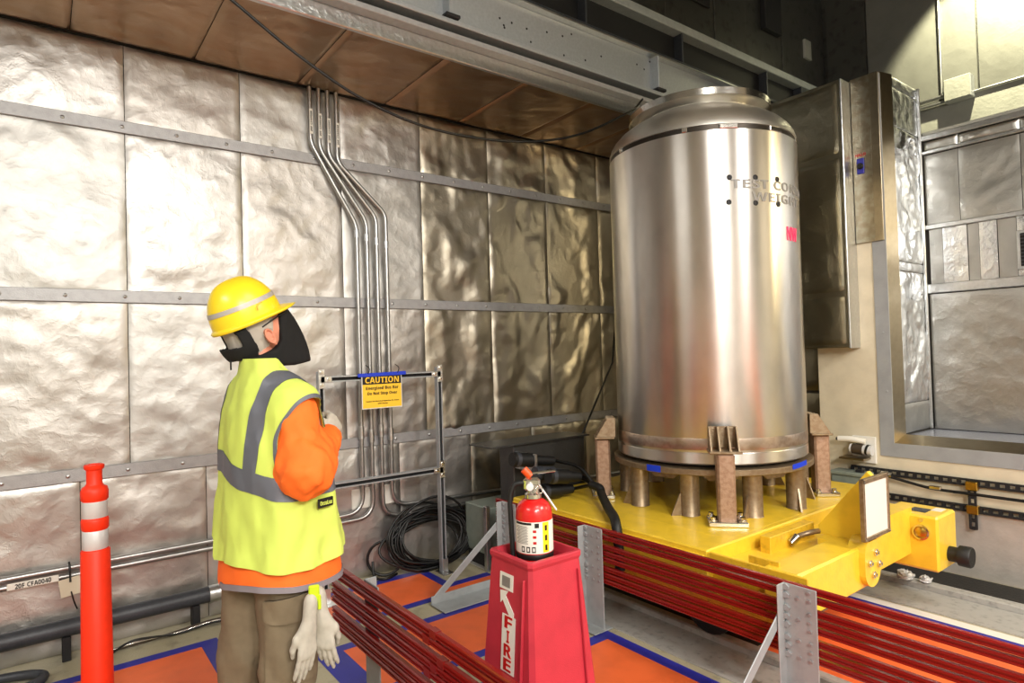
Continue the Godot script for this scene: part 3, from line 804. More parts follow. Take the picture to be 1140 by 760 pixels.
func build_wall_things() -> void:
	# four conduits: down the wall, an offset to the right, then two turn left and two turn right
	var dx := [0.0, 0.075, 0.15, 0.225]
	var lab := ["leftmost of the four wall conduits, turning left above the floor", "second of the four wall conduits from the left, turning left lower down", "third of the four wall conduits from the left, turning right lower down", "rightmost of the four wall conduits, turning right above the floor"]
	for k in 4:
		var xt: float = 1.487 + k * 0.062
		var xb: float = 1.802 + dx[k]
		var low: float = [0.468, 0.425, 0.408, 0.475][k]
		var yb: float = 3.02 - 0.035 * k
		var end: float = -4.1 if k < 2 else 4.9
		var yend: float = low if k < 2 else low - 0.10
		var zc := -4.158
		var pts := [Vector3(xt, 3.40, zc), Vector3(xt, yb, zc), Vector3(xb, 2.52 + 0.035 * (k - 1), zc), Vector3(xb, low, zc), Vector3(end, yend, zc)]
		var o := thing("wall_conduit", lab[k], "conduit", Vector3.ZERO, 0.0, "conduits on the foil wall")
		var path := fillet([pts[0], pts[1], pts[2], pts[2] + Vector3(0, -0.3, 0)], 0.055, 6)
		path.append_array(fillet([pts[2] + Vector3(0, -0.4, 0), Vector3(xb, low + 0.3, zc), Vector3(xb, low, zc), pts[4]], 0.13, 7))
		part("pipe", S().tube(path, 0.0155, 10), mats.conduit_steel, o)
		part("coupling", S().rod(Vector3(xb, 0.98 - 0.03 * (k % 2), zc), Vector3(xb, 1.07 - 0.03 * (k % 2), zc), 0.020, 12), mats.galvanised_bright, o)
		part("coupling", S().rod(Vector3(xb, 2.40 - 0.02 * k, zc), Vector3(xb, 2.45 - 0.02 * k, zc), 0.0185, 12), mats.galvanised_bright, o)
		part("coupling", S().rod(Vector3(xb + (-0.42 if k < 2 else 0.36), lerpf(low, yend, 0.13), zc), Vector3(xb + (-0.50 if k < 2 else 0.44), lerpf(low, yend, 0.14), zc), 0.020, 12), mats.galvanised_bright, o)
		part("marker", S().box(Vector3(xt + 0.003, 3.16 - 0.02 * k, zc + 0.0165), Vector3(0.022, 0.17, 0.003), 0.001), mats.white, o)
		words("lettering", "20F CFA00%d" % (39 + k), 0.011, mats.black, o, Transform3D(Basis(Vector3.BACK, PI / 2), Vector3(xt + 0.003, 3.16 - 0.02 * k, zc + 0.019)), 0.14)
	for k in 2:
		var x: float = [1.80, 2.015][k]
		tag(part("mounting_plate", S().box(Vector3(x, 0.56, -4.186), Vector3(0.14 if k == 0 else 0.10, 0.14, 0.008), 0.003), mats.white), "%s white plate behind the conduit bends" % ("wider" if k == 0 else "narrower"), "plate", "white plates behind the conduits")
	var sl := part("marker_sleeve", S().box(Vector3(-0.035, 0.43, -4.136), Vector3(0.215, 0.034, 0.006), 0.002), mats.white)
	tag(sl, "white marker sleeve with a printed number on the lower conduit beside the orange post", "marker")
	words("lettering", "20F CFA0040", 0.024, mats.black, sl, Transform3D(Basis(Vector3.BACK, 0.02), Vector3(-0.035, 0.43, -4.1315)), 0.15)
	var t := thing("paper_tag", "small paper tag tied to the conduits beside the orange post", "tag")
	part("card", S().box(Vector3(0.122, 0.375, -4.125), Vector3(0.095, 0.095, 0.003), 0.001, Basis(Vector3.BACK, 0.12)), mats.paper, t)
	part("tie", S().tube(smooth_path([Vector3(0.118, 0.500, -4.150), Vector3(0.12, 0.475, -4.134), Vector3(0.122, 0.40, -4.121)], 4), 0.005, 6), mats.cable_black, t)
	part("tie_end", S().tube(smooth_path([Vector3(0.125, 0.35, -4.121), Vector3(0.135, 0.30, -4.12), Vector3(0.15, 0.25, -4.125)], 4), 0.004, 6), mats.cable_black, t)
	# dark pipe along the floor
	t = thing("floor_pipe", "dark grey pipe along the foot of the foil wall", "pipe")
	part("pipe", S().rod(Vector3(-3.4, 0.165, -4.12), Vector3(0.80, 0.165, -4.12), 0.046, 20), mats.pipe_dark, t)
	part("wrapped_end", S().rod(Vector3(0.795, 0.165, -4.12), Vector3(0.855, 0.165, -4.12), 0.049, 20), mats.galvanised_bright, t)
	for x in [-1.2, 0.1, 0.72]:
		part("support", S().span(Vector3(x - 0.02, 0.0, -4.16), Vector3(x + 0.02, 0.125, -4.08), 0.003), mats.dark_steel, t)
	tag(part("floor_hose", S().tube(smooth_path([Vector3(-0.9, 0.03, -4.0), Vector3(-0.45, 0.03, -4.05), Vector3(-0.15, 0.03, -4.0), Vector3(-0.02, 0.03, -3.94), Vector3(0.0, 0.03, -3.88), Vector3(-0.06, 0.03, -3.82), Vector3(-0.25, 0.03, -3.80), Vector3(-0.8, 0.03, -3.9)], 8), 0.022, 10), mats.pipe_dark), "loop of dark grey hose lying on the floor at the foil wall", "hose")
	for k in 3:
		var z: float = -4.06 + 0.02 * k
		tag(part("loose_wire", S().tube(smooth_path([Vector3(0.2 + 0.05 * k, 0.008, z), Vector3(0.40, 0.012 + 0.02 * k, z + 0.02), Vector3(0.62, 0.010, z - 0.02), Vector3(0.80, 0.03, z), Vector3(1.0, 0.008, z + 0.03 * k - 0.02)], 6), 0.006, 6), [mats.wire_brown, mats.chrome, mats.cable_black][k]), ["loose brown wire lying along the foot of the foil wall", "loose bare wire lying along the foot of the foil wall", "loose black wire lying along the foot of the foil wall"][k], "wire")
	# guard frame of lipped channel
	t = thing("guard_rail", "galvanised channel guard frame in front of the wall conduits", "railing")
	for x in [1.43, 2.295]:
		part("post", unistrut(1.47, Vector3.BACK, Vector3.UP, Vector3(x, 0.0, -3.92), S()), mats.galvanised, t)
		part("back_web", S().box(Vector3(x, 0.735, -3.9365), Vector3(0.035, 1.46, 0.003), 0.001), mats.dark_steel, t)
		part("foot", S().box(Vector3(x + 0.005, 0.05, -3.896), Vector3(0.044, 0.10, 0.006), 0.002), mats.galvanised_bright, t)
		part("foot_plate", S().box(Vector3(x, 0.004, -3.90), Vector3(0.09, 0.008, 0.13), 0.002), mats.galvanised_bright, t)
	for y in [1.418, 0.732]:
		part("rail", unistrut(0.822, Vector3.BACK, Vector3.RIGHT, Vector3(1.4525, y, -3.92), S()), mats.galvanised, t)
		part("back_web", S().box(Vector3(1.863, y, -3.9365), Vector3(0.82, 0.035, 0.003), 0.001), mats.dark_steel, t)
		for x in [1.43, 2.295]:
			var br := part("bracket", S().box(Vector3(x, y + 0.005, -3.896), Vector3(0.042, 0.125, 0.006), 0.002).box(Vector3(x - 0.03 * signf(x - 1.8), y, -3.896), Vector3(0.075, 0.040, 0.006), 0.002), mats.galvanised_bright, t)
			for b in [[0.0, 0.045], [0.0, -0.035], [-0.045 * signf(x - 1.8), 0.0]]:
				part("bolt", S().lathe([Vector2(0.011, 0), Vector2(0.011, 0.008), Vector2(0.0005, 0.009)], 6, Transform3D(Basis(Vector3.RIGHT, Vector3.BACK, Vector3.DOWN), Vector3(x + b[0], y + b[1], -3.893))), mats.chrome, br)
	t = thing("caution_sign", "yellow caution sign hung on the top rail of the guard frame", "sign")
	part("board", S().span(Vector3(1.695, 1.208, -3.893), Vector3(1.988, 1.432, -3.889), 0.001), mats.white, t)
	part("face", S().span(Vector3(1.701, 1.214, -3.890), Vector3(1.982, 1.37, -3.8875), 0.0), mats.sign_yellow, t)
	part("header", S().span(Vector3(1.701, 1.37, -3.890), Vector3(1.982, 1.427, -3.8875), 0.0), mats.black, t)
	words("lettering", "CAUTION", 0.040, mats.sign_yellow, t, Transform3D(Basis(), Vector3(1.842, 1.399, -3.886)), 0.245)
	words("lettering", "Energized Bus Bar", 0.028, mats.black, t, Transform3D(Basis(), Vector3(1.842, 1.343, -3.886)), 0.235)
	words("lettering", "Do Not Step Over", 0.026, mats.black, t, Transform3D(Basis(), Vector3(1.842, 1.307, -3.886)), 0.215)
	words("lettering", "Contact the Electrical Supervisor for access", 0.010, mats.black, t, Transform3D(Basis(), Vector3(1.842, 1.257, -3.886)), 0.24)
	words("lettering", "before entering", 0.009, mats.black, t, Transform3D(Basis(), Vector3(1.842, 1.241, -3.886)), 0.07)
	part("tape", S().box(Vector3(1.845, 1.436, -3.888), Vector3(0.35, 0.024, 0.006), 0.001, Basis(Vector3.BACK, 0.015)), mats.tape_bright_blue, t)
	for x in [1.74, 1.955]:
		part("tie", S().tube(smooth_path([Vector3(x, 1.44, -3.886), Vector3(x + 0.012, 1.475, -3.885), Vector3(x - 0.014, 1.50, -3.89)], 4), 0.003, 6), mats.cable_black, t)
	# coil of black cable
	t = thing("cable_coil", "coil of black cable on the floor behind the guard frame", "cable")
	for k in 16:
		var rx := rng.randf_range(0.27, 0.37)
		var ry := rng.randf_range(0.15, 0.225)
		var c := Vector3(2.28 + rng.randf_range(-0.06, 0.06), 0.015 + ry + rng.randf_range(0.0, 0.05), -4.06 + 0.006 * (k % 8))
		var pts := []
		for i in 28:
			var a := TAU * i / 28.0
			pts.append(Vector3(c.x + rx * cos(a), c.y + ry * sin(a) + 0.012 * sin(a * 3.0 + k), c.z - 0.05 * sin(a) + 0.012 * sin(a * 2.0 + k * 1.7)))
		part("loop", S().tube(pts, 0.0095, 7, false, true), mats.cable_black, t)
	var lp := []
	for i in 24:
		var a := TAU * i / 24.0
		lp.append(Vector3(1.93 + 0.11 * cos(a), 0.135 + 0.12 * sin(a), -4.10 + 0.05 * cos(a)))
	part("loop", S().tube(lp, 0.010, 8, false, true), mats.cable_black, t)
	part("tail", S().tube(smooth_path([Vector3(2.0, 0.02, -4.06), Vector3(1.90, 0.02, -4.02), Vector3(1.84, 0.03, -4.08), Vector3(1.85, 0.12, -4.13)], 6), 0.009, 8), mats.cable_black, t)
	# box and post behind the near bus bars
	t = thing("floor_box", "grey green box standing at the foil wall behind the red stand", "box")
	part("body", S().span(Vector3(2.56, 0.10, -4.02), Vector3(3.05, 0.44, -3.72), 0.006), mats.box_green, t)
	part("corner_post", S().span(Vector3(2.53, 0.0, -3.74), Vector3(2.565, 0.46, -3.70), 0.003), mats.galvanised_bright, t)
	part("base", S().span(Vector3(2.57, 0.0, -4.01), Vector3(3.04, 0.10, -3.73), 0.004), mats.dark_steel, t)
	# rod-like cable leaning at the far end
	tag(part("wall_cable", S().tube([Vector3(3.55, 0.62, -3.86), Vector3(3.675, 0.839, -3.9), Vector3(4.074, 1.445, -3.9), Vector3(4.4, 1.95, -4.14)], 0.009, 7), mats.cable_black), "straight black cable slanting up behind the container", "cable")

func build_post() -> void:
	var t := thing("delineator_post", "orange delineator post with two white reflective bands", "post", Vector3(0.179, 0, -3.135))
	part("base", S().lathe([Vector2(0.2050, 0.0000), Vector2(0.2050, 0.0250), Vector2(0.1900, 0.0400), Vector2(0.0750, 0.0550), Vector2(0.0005, 0.0550)], 8), mats.rubber, t)
	part("tube", S().lathe([Vector2(0.0591, 0.0500), Vector2(0.0527, 0.7863), Vector2(0.0493, 0.7917), Vector2(0.0448, 0.7917), Vector2(0.0448, 0.8729), Vector2(0.0493, 0.8784), Vector2(0.0502, 0.9109), Vector2(0.0483, 0.9184), Vector2(0.0448, 0.9217), Vector2(0.0448, 0.9921), Vector2(0.0493, 0.9975), Vector2(0.0502, 1.0300), Vector2(0.0453, 1.0463), Vector2(0.0335, 1.0538), Vector2(0.0286, 1.0625), Vector2(0.0286, 1.1167), Vector2(0.0355, 1.1232), Vector2(0.0374, 1.1362), Vector2(0.0335, 1.1405), Vector2(0.0217, 1.1405), Vector2(0.0197, 1.0842), Vector2(0.0005, 1.0842)], 32), mats.post_orange, t)
	part("reflective_band", S().lathe([Vector2(0.0445, 0.7939), Vector2(0.0463, 0.7960), Vector2(0.0463, 0.8697), Vector2(0.0445, 0.8719)], 32), mats.reflector_white, t)
	part("reflective_band", S().lathe([Vector2(0.0445, 0.9228), Vector2(0.0463, 0.9249), Vector2(0.0463, 0.9899), Vector2(0.0445, 0.9910)], 32), mats.reflector_white, t)

# ------------------------------------------------------------------ bus bars on stanchions
func bar_profile() -> PackedVector2Array:      # local x: out from the stanchion, y: up
	return PackedVector2Array([Vector2(-0.009, -0.0130), Vector2(0.009, -0.0130), Vector2(0.012, -0.0100), Vector2(0.012, 0.0100), Vector2(0.009, 0.0130), Vector2(-0.008, 0.0130), Vector2(-0.012, 0.0090), Vector2(-0.012, 0.0040), Vector2(-0.0075, 0.0025), Vector2(-0.0075, -0.0025), Vector2(-0.012, -0.0040), Vector2(-0.012, -0.0100)])

func bar_y(k: int) -> float:          # three, three and two, with wider gaps between the groups
	return 0.272 + 0.0345 * k + 0.017 * float((k + 0) / 3)

func stanchion(x: float, z: float, flip: float, label: String, brace := true) -> void:
	var t := thing("bar_stanchion", label, "stanchion", Vector3(x, 0, z), 0.0, "bus bar stanchions")
	part("toothed_leg", S().span(Vector3(0.0, 0.0, -0.006), Vector3(-0.055 * flip, 0.56, 0.0), 0.002), mats.bracket_grey, t)
	var leg := part("upright", S().span(Vector3(-0.004, 0.0, -0.006), Vector3(0.003, 0.56, 0.135), 0.002), mats.bracket_grey, t)
	var tooth := PackedVector2Array([Vector2(0, -0.014), Vector2(0.022, -0.010), Vector2(0.026, 0.002), Vector2(0.012, 0.012), Vector2(0, 0.008)])
	var ts := S().prism(tooth, 0.012, Transform3D(Basis(Vector3.BACK, Vector3.UP, Vector3.LEFT), Vector3.ZERO)).mesh()
	for k in 8:
		var y := bar_y(k)
		var o := part("hook", ts, mats.frame_grey, t)
		o.position = Vector3(-0.009 * flip, y, -0.001)
		for c in [0.058, 0.105]:
			if k % 2 == 0 or c > 0.1:
				part("bolt", S().lathe([Vector2(0.008, 0), Vector2(0.008, 0.005), Vector2(0.0005, 0.006)], 6, Transform3D(Basis(Vector3.UP, Vector3(-flip, 0, 0), Vector3.BACK * flip), Vector3(-0.004 * flip, y - 0.004, c))), mats.strip_steel, leg)
	part("base_plate", S().span(Vector3(-0.56 * flip if brace else -0.09 * flip, 0.0065, -0.03), Vector3(0.05 * flip, 0.0125, 0.15), 0.001), mats.bracket_grey, t)
	if brace:
		var a := Vector3(-0.012 * flip, 0.43, -0.012)
		var b := Vector3(-0.55 * flip, 0.025, -0.012)
		var d := (b - a).normalized()
		part("brace", S().box((a + b) * 0.5, Vector3(a.distance_to(b), 0.045, 0.006), 0.002, Basis(d, d.cross(Vector3.BACK), Vector3.BACK)), mats.bracket_grey, t)
		part("floor_angle", S().span(Vector3(-0.56 * flip, 0.012, -0.016), Vector3(0.0, 0.06, -0.010), 0.001), mats.bracket_grey, t)

func build_bars() -> void:
	var pl := bar_profile()
	for s in 2:
		var x: float = [2.498, 1.130][s]
		var z0: float = [-3.52, -2.98][s]
		var z1: float = [0.55, 0.1][s]
		var g0: String = ["red bus bars beside the yellow cart", "red bus bars beside the worker"][s]
		var where: String = ["beside the yellow cart", "beside the worker"][s]
		var order := ["lowest", "second lowest", "third lowest", "fourth lowest", "fourth highest", "third highest", "second highest", "highest"]
		var xf := Transform3D(Basis.IDENTITY, Vector3(0, 0, (z0 + z1) * 0.5))
		var m := S().prism(pl, z1 - z0, xf).mesh()
		var joint := S().prism(PackedVector2Array([Vector2(-0.0130, -0.0150), Vector2(0.0130, -0.0150), Vector2(0.0130, 0.0150), Vector2(-0.0130, 0.0150)]), 0.045).mesh()
		for k in 8:
			var o := thing("bus_bar", "%s of the eight dark red bus bars %s" % [order[k], where], "bus bar", Vector3(x, bar_y(k), 0), 0.0, g0)
			part("bar", m, mats.bus_red, o)
			if s == 1:
				var c := part("joint_cover", joint, mats.bus_red, o)
				c.position.z = -2.05 + 0.05 * (k % 3)
	stanchion(2.478, -3.42, 1.0, "braced grey toothed stanchion partly behind the red extinguisher stand")
	stanchion(2.478, -2.63, 1.0, "grey toothed stanchion just right of the red extinguisher stand", false)
	stanchion(2.478, -1.43, 1.0, "nearest grey toothed stanchion in front of the yellow cart")
	stanchion(1.154, -2.66, -1.0, "grey stanchion behind the bus bars at the worker", false)

# ------------------------------------------------------------------ fire extinguisher and its stand
func build_extinguisher() -> void:
	var c := Vector3(1.41, 0, -1.76)
	var t := thing("extinguisher_stand", "tapered red plastic stand holding the fire extinguisher", "stand", c)
	var ring := func(y: float, h: float, cut: float) -> Array:
		return [Vector3(-h, y, h - cut), Vector3(-h + cut, y, h), Vector3(h - cut, y, h), Vector3(h, y, h - cut), Vector3(h, y, -h + cut), Vector3(h - cut, y, -h), Vector3(-h + cut, y, -h), Vector3(-h, y, -h + cut)]
	var b := S()
	var levels := [[0.0, 0.215, 0.02], [0.035, 0.215, 0.02], [0.045, 0.175, 0.02], [0.82, 0.116, 0.012], [0.832, 0.121, 0.012], [0.844, 0.121, 0.012], [0.848, 0.117, 0.012], [0.848, 0.105, 0.010], [0.82, 0.098, 0.010], [0.52, 0.098, 0.010]]
	for i in levels.size() - 1:
		var a: Array = ring.call(levels[i][0], levels[i][1], levels[i][2])
		var d: Array = ring.call(levels[i + 1][0], levels[i + 1][1], levels[i + 1][2])
		for k in 8:
			var k2 := (k + 1) % 8
			var o: Vector3 = (a[k] + a[k2]) * 0.5
			o.y = 0
			o = o.normalized()
			if i == 6:
				o = Vector3.UP
			elif i > 6:
				o = -o
			b.poly([a[k], a[k2], d[k2], d[k]], o + Vector3.UP * 0.01)
	b.poly(ring.call(0.52, 0.098, 0.010), Vector3.UP)
	part("body", b, mats.stand_red, t)
	for sg in [0, 1]:
		var rot := Basis(Vector3.UP, -PI / 2 * sg)
		part("rib", S().box(rot * Vector3(0.092, 0.43, 0.152), Vector3(0.006, 0.72, 0.012), 0.003, rot * Basis(Vector3.RIGHT, -0.078)), mats.stand_red, t)
	# the sticker on the face towards the foil wall side (-x)
	var lean := atan(0.059 / 0.755)
	var fx := Transform3D(Basis(Vector3.UP, -PI / 2) * Basis(Vector3.RIGHT, -lean), Vector3(-0.1165, 0.82, 0.0))   # on the -x face: local x is +z, local y runs down the slope
	var L := func(x: float, y: float, zz := 0.002) -> Vector3:
		return fx * Vector3(x, y, zz)
	var st := part("sticker", S().box(L.call(-0.01, -0.062, 0.001), Vector3(0.075, 0.055, 0.002), 0.0, fx.basis), mats.white, t)
	part("picture", S().box(L.call(-0.01, -0.062, 0.003), Vector3(0.045, 0.035, 0.001), 0.0, fx.basis), mats.grey_print, st)
	var arrow := PackedVector2Array([Vector2(-0.040, 0.030), Vector2(0.005, 0.036), Vector2(-0.008, 0.018), Vector2(0.040, -0.030), Vector2(0.040, -0.052), Vector2(0.012, -0.052), Vector2(0.012, -0.040), Vector2(-0.024, 0.000), Vector2(-0.036, -0.012)])
	part("arrow", S().prism(arrow, 0.002, Transform3D(fx.basis, L.call(-0.004, -0.128, 0.001))), mats.white, st)
	part("strip", S().box(L.call(0.010, -0.267, 0.001), Vector3(0.074, 0.19, 0.002), 0.0, fx.basis), mats.white, st)
	for k in 4:
		words("letter", "FIRE"[k], 0.040, mats.red_print, st, Transform3D(fx.basis, L.call(0.010, -0.195 - 0.047 * k, 0.003)), 0.042 if k != 1 else 0.014)

	t = thing("fire_extinguisher", "red fire extinguisher with a printed label standing in the red stand", "extinguisher", Vector3(1.41, 0.521, -1.76))
	var cy := part("cylinder", S().lathe([Vector2(0.0005, 0.0), Vector2(0.060, 0.0), Vector2(0.066, 0.008), Vector2(0.066, 0.452), Vector2(0.063, 0.474), Vector2(0.054, 0.492), Vector2(0.040, 0.503), Vector2(0.024, 0.509), Vector2(0.022, 0.52), Vector2(0.0005, 0.52)], 40), mats.extinguisher_red, t)
	part("bottom_band", S().lathe([Vector2(0.0662, 0.305), Vector2(0.0675, 0.308), Vector2(0.0675, 0.322), Vector2(0.0662, 0.325)], 40), mats.black, cy)
	var toward := atan2(1.76, -1.41)       # from the extinguisher to the camera
	var lab := S()
	var bandf := func(rad: float, a0: float, a1: float, y0: float, y1: float) -> Shape:
		return S().grid(maxi(4, int((a1 - a0) / 0.06)), 1, func(u: float, v: float) -> Vector3: return Vector3(rad * cos(lerpf(a0, a1, u)), lerpf(y0, y1, v), rad * sin(lerpf(a0, a1, u))), Vector3(cos((a0 + a1) * 0.5), 0, sin((a0 + a1) * 0.5)))
	lab = bandf.call(0.0667, toward - 1.75, toward + 1.75, 0.328, 0.438)
	var lb := part("label", lab, mats.white, cy)
	part("label_print", bandf.call(0.0671, toward + 0.15, toward + 1.2, 0.428, 0.436), mats.black, lb)
	part("label_print", bandf.call(0.0671, toward - 0.25, toward - 0.02, 0.418, 0.434), mats.black, lb)
	part("label_print", bandf.call(0.0670, toward - 0.85, toward - 0.45, 0.331, 0.436), mats.yellow_print, lb)
	for k in 14:
		part("label_print", bandf.call(0.0671, toward + 0.35 + 0.05 * (k % 2), toward + 1.15 - 0.07 * (k % 3), 0.362 + 0.0045 * k, 0.3642 + 0.0045 * k), mats.grey_print, lb)
	for k in 3:
		part("label_print", bandf.call(0.0672, toward - 0.05 + 0.3 * k, toward + 0.15 + 0.3 * k, 0.333, 0.353), mats.black, lb)
		part("label_print", bandf.call(0.0674, toward + 0.0 + 0.3 * k, toward + 0.10 + 0.3 * k, 0.337, 0.349), mats.white, lb)
		part("label_print", bandf.call(0.0673, toward - 0.10, toward + 0.08, 0.362 + 0.020 * k, 0.371 + 0.020 * k), mats.red_print, lb)
		part("label_print", bandf.call(0.0671, toward - 0.72, toward - 0.58, 0.338 + 0.034 * k, 0.357 + 0.034 * k), mats.black, lb)
	# valve: towards the camera's right runs the handle (world direction h)
	var h := Vector3(0.80, 0, 0.60)
	part("collar", S().lathe([Vector2(0.030, 0.51), Vector2(0.030, 0.524), Vector2(0.022, 0.53), Vector2(0.020, 0.558), Vector2(0.0005, 0.558)], 20), mats.chrome, t)
	part("valve", S().box(Vector3(0, 0.558, 0) - h * 0.004, Vector3(0.060, 0.045, 0.030), 0.008, Basis(h, Vector3.UP, h.cross(Vector3.UP))), mats.chrome, t)
	part("gauge", S().lathe([Vector2(0.0005, -0.006), Vector2(0.013, -0.006), Vector2(0.013, 0.006), Vector2(0.0005, 0.007)], 18, Transform3D(Basis(Vector3.UP, Vector3(-0.6, 0, 0.8), Vector3.UP.cross(Vector3(-0.6, 0, 0.8))), Vector3(0, 0.553, 0) + Vector3(-0.6, 0, 0.8) * 0.024 - h * 0.012)), mats.reflector_white, t)
	var hb := func(a: Vector3, b2: Vector3, wide: float, thick: float) -> Shape:
		var d := (b2 - a).normalized()
		var sd := h.cross(Vector3.UP)
		return S().box((a + b2) * 0.5, Vector3(a.distance_to(b2), thick, wide), 0.003, Basis(d, sd.cross(d), sd))
	part("lever", hb.call(Vector3(0, 0.594, 0) - h * 0.030, Vector3(0, 0.603, 0) + h * 0.082, 0.020, 0.006), mats.chrome, t)
	part("handle", hb.call(Vector3(0, 0.57, 0) + h * 0.012, Vector3(0, 0.463, 0) + h * 0.082, 0.022, 0.006), mats.reflector_white, t)
	part("discharge_head", S().rod(Vector3(0, 0.586, 0) - h * 0.008, Vector3(0, 0.612, 0) - h * 0.032, 0.014, 14), mats.orange_plastic, t)
	part("pin_ring", S().tube([Vector3(0, 0.558, 0.03), Vector3(0.014, 0.548, 0.034), Vector3(0.012, 0.53, 0.036), Vector3(-0.01, 0.53, 0.034), Vector3(-0.013, 0.548, 0.032)], 0.0018, 6, false, true), mats.chrome, t)
	part("hose", S().tube(smooth_path([Vector3(0, 0.563, 0) - h * 0.028, Vector3(0, 0.558, 0) - h * 0.065, Vector3(0, 0.513, 0) - h * 0.083, Vector3(0, 0.438, 0) - h * 0.083, Vector3(0, 0.34, 0) - h * 0.080, Vector3(0, 0.24, 0) - h * 0.078], 6), 0.0095, 10), mats.rubber, t)

# ------------------------------------------------------------------ container and what carries it
const TC := Vector3(3.63, 0, -2.60)

func on_drum(r: float, az_deg: float, y: float) -> Transform3D:    # local z out of the drum, local x to the right as seen from outside
	var a := deg_to_rad(az_deg)
	var out := Vector3(cos(a), 0, sin(a))
	return Transform3D(Basis(Vector3.UP.cross(out), Vector3.UP, out), TC + Vector3(out.x * r, y, out.z * r))

func build_container() -> void:
	var t := thing("steel_container", "tall stainless steel container with a flanged neck on the yellow cart", "container", TC)
	part("body", S().lathe([Vector2(0.55, 0.858), Vector2(0.602, 0.858), Vector2(0.611, 0.866), Vector2(0.611, 0.925), Vector2(0.607, 0.929), Vector2(0.607, 0.933), Vector2(0.610, 0.937), Vector2(0.610, 2.815), Vector2(0.610, 2.835)], 96), mats.tank_steel, t)
	part("reflection_band", S().lathe([Vector2(0.6102, 0.945), Vector2(0.6108, 0.947), Vector2(0.6108, 1.012), Vector2(0.6102, 1.014)], 96), mats.tank_reflection_tint, t)  # reddish reflection low on the drum, put into a tinted band
	part("groove_band", S().lathe([Vector2(0.610, 2.832), Vector2(0.603, 2.834), Vector2(0.603, 2.867)], 96), mats.groove_steel, t)
	part("shoulder", S().lathe([Vector2(0.602, 2.866), Vector2(0.609, 2.868), Vector2(0.607, 2.888), Vector2(0.597, 2.918), Vector2(0.575, 2.953), Vector2(0.54, 2.990), Vector2(0.49, 3.028), Vector2(0.44, 3.057), Vector2(0.395, 3.079), Vector2(0.372, 3.092)], 96, Transform3D(), 0.6), mats.tank_dome, t)
	part("neck_flange", S().lathe([Vector2(0.374, 3.084), Vector2(0.378, 3.092), Vector2(0.458, 3.101), Vector2(0.466, 3.105), Vector2(0.466, 3.146), Vector2(0.463, 3.149), Vector2(0.40, 3.149), Vector2(0.345, 3.14), Vector2(0.33, 3.11), Vector2(0.33, 3.02), Vector2(0.0005, 3.02)], 96, Transform3D(), 0.9), mats.tank_polished, t)
	for a in [128.0, 152.0, 97.0, 198.0, 238.0, 66.0]:
		var w := part("weld_pad", S().box(Vector3.ZERO, Vector3(0.11 if a == 128.0 or a == 97.0 else 0.032, 0.030, 0.014), 0.004), mats.tank_polished, t)
		w.transform = on_drum(0.604, a, 2.852)
		w.position -= TC
	for a in [[128.7, 2.546], [113.6, 2.546], [98.1, 2.546], [129.5, 2.400], [114.0, 2.394], [98.0, 2.396]]:
		var w := part("lug", S().lathe([Vector2(0.017, 0), Vector2(0.015, 0.005), Vector2(0.010, 0.006), Vector2(0.008, 0.003), Vector2(0.0005, 0.003)], 12), mats.dark_steel, t)
		var d := on_drum(0.609, a[0], a[1])
		w.transform = Transform3D(Basis(d.basis.x, d.basis.z, -d.basis.y), d.origin - TC)
	var xf := on_drum(0.6115, 84.0, 2.507)
	xf.origin -= TC
	words("lettering", "TEST CONTAINER", 0.055, mats.stencil_grey, t, xf, 0.94, 0.002, 0.6115)
	xf = on_drum(0.6115, 95.0, 2.432)
	xf.origin -= TC
	words("lettering", "WEIGHT", 0.055, mats.stencil_grey, t, xf, 0.45, 0.002, 0.6115)
	xf = on_drum(0.6115, 84.5, 2.228)
	xf.origin -= TC
	words("lettering", "NW", 0.085, mats.pink, t, xf, 0.135, 0.002, 0.6115)

	t = thing("container_stand", "round steel stand of short pipe legs under the container", "stand", TC)
	part("ring_plate", S().lathe([Vector2(0.30, 0.800), Vector2(0.636, 0.800), Vector2(0.640, 0.804), Vector2(0.640, 0.832), Vector2(0.636, 0.836), Vector2(0.30, 0.836), Vector2(0.30, 0.80)], 72), mats.stand_steel, t)
	part("drum_seat", S().lathe([Vector2(0.0005, 0.836), Vector2(0.54, 0.836), Vector2(0.54, 0.857), Vector2(0.0005, 0.857)], 48), mats.dark_steel, t)
	for a in [-165.0, 157.0, 120.0, 82.5, 48.0, 8.0, -35.0, -80.0, -120.0]:
		var o := Vector3(cos(deg_to_rad(a)), 0, sin(deg_to_rad(a)))
		var lg := part("pipe_leg", S().lathe([Vector2(0.060, 0.5515), Vector2(0.057, 0.556), Vector2(0.057, 0.790), Vector2(0.061, 0.80)], 28, Transform3D(Basis(), o * 0.565)), mats.stand_steel, t)
		var gus := PackedVector2Array([Vector2(0.05, 0.5515), Vector2(0.118, 0.5515), Vector2(0.062, 0.68), Vector2(0.05, 0.68)])
		var go := o.rotated(Vector3.UP, -0.95)
		part("gusset", S().prism(gus, 0.010, Transform3D(Basis(go, Vector3.UP, go.cross(Vector3.UP)), o * 0.565)), mats.stand_steel, lg)
	for k in 6:
		var a := deg_to_rad([175.0, 138.0, 101.0, 62.0, 20.0, -20.0][k])
		var o := Vector3(cos(a), 0, sin(a))
		part("web_plate", S().prism(PackedVector2Array([Vector2(-0.12, 0.80), Vector2(0.12, 0.80), Vector2(0.07, 0.755), Vector2(-0.07, 0.755)]), 0.012, Transform3D(Basis(Vector3.UP.cross(o), Vector3.UP, o), o * 0.54)), mats.stand_steel, t)
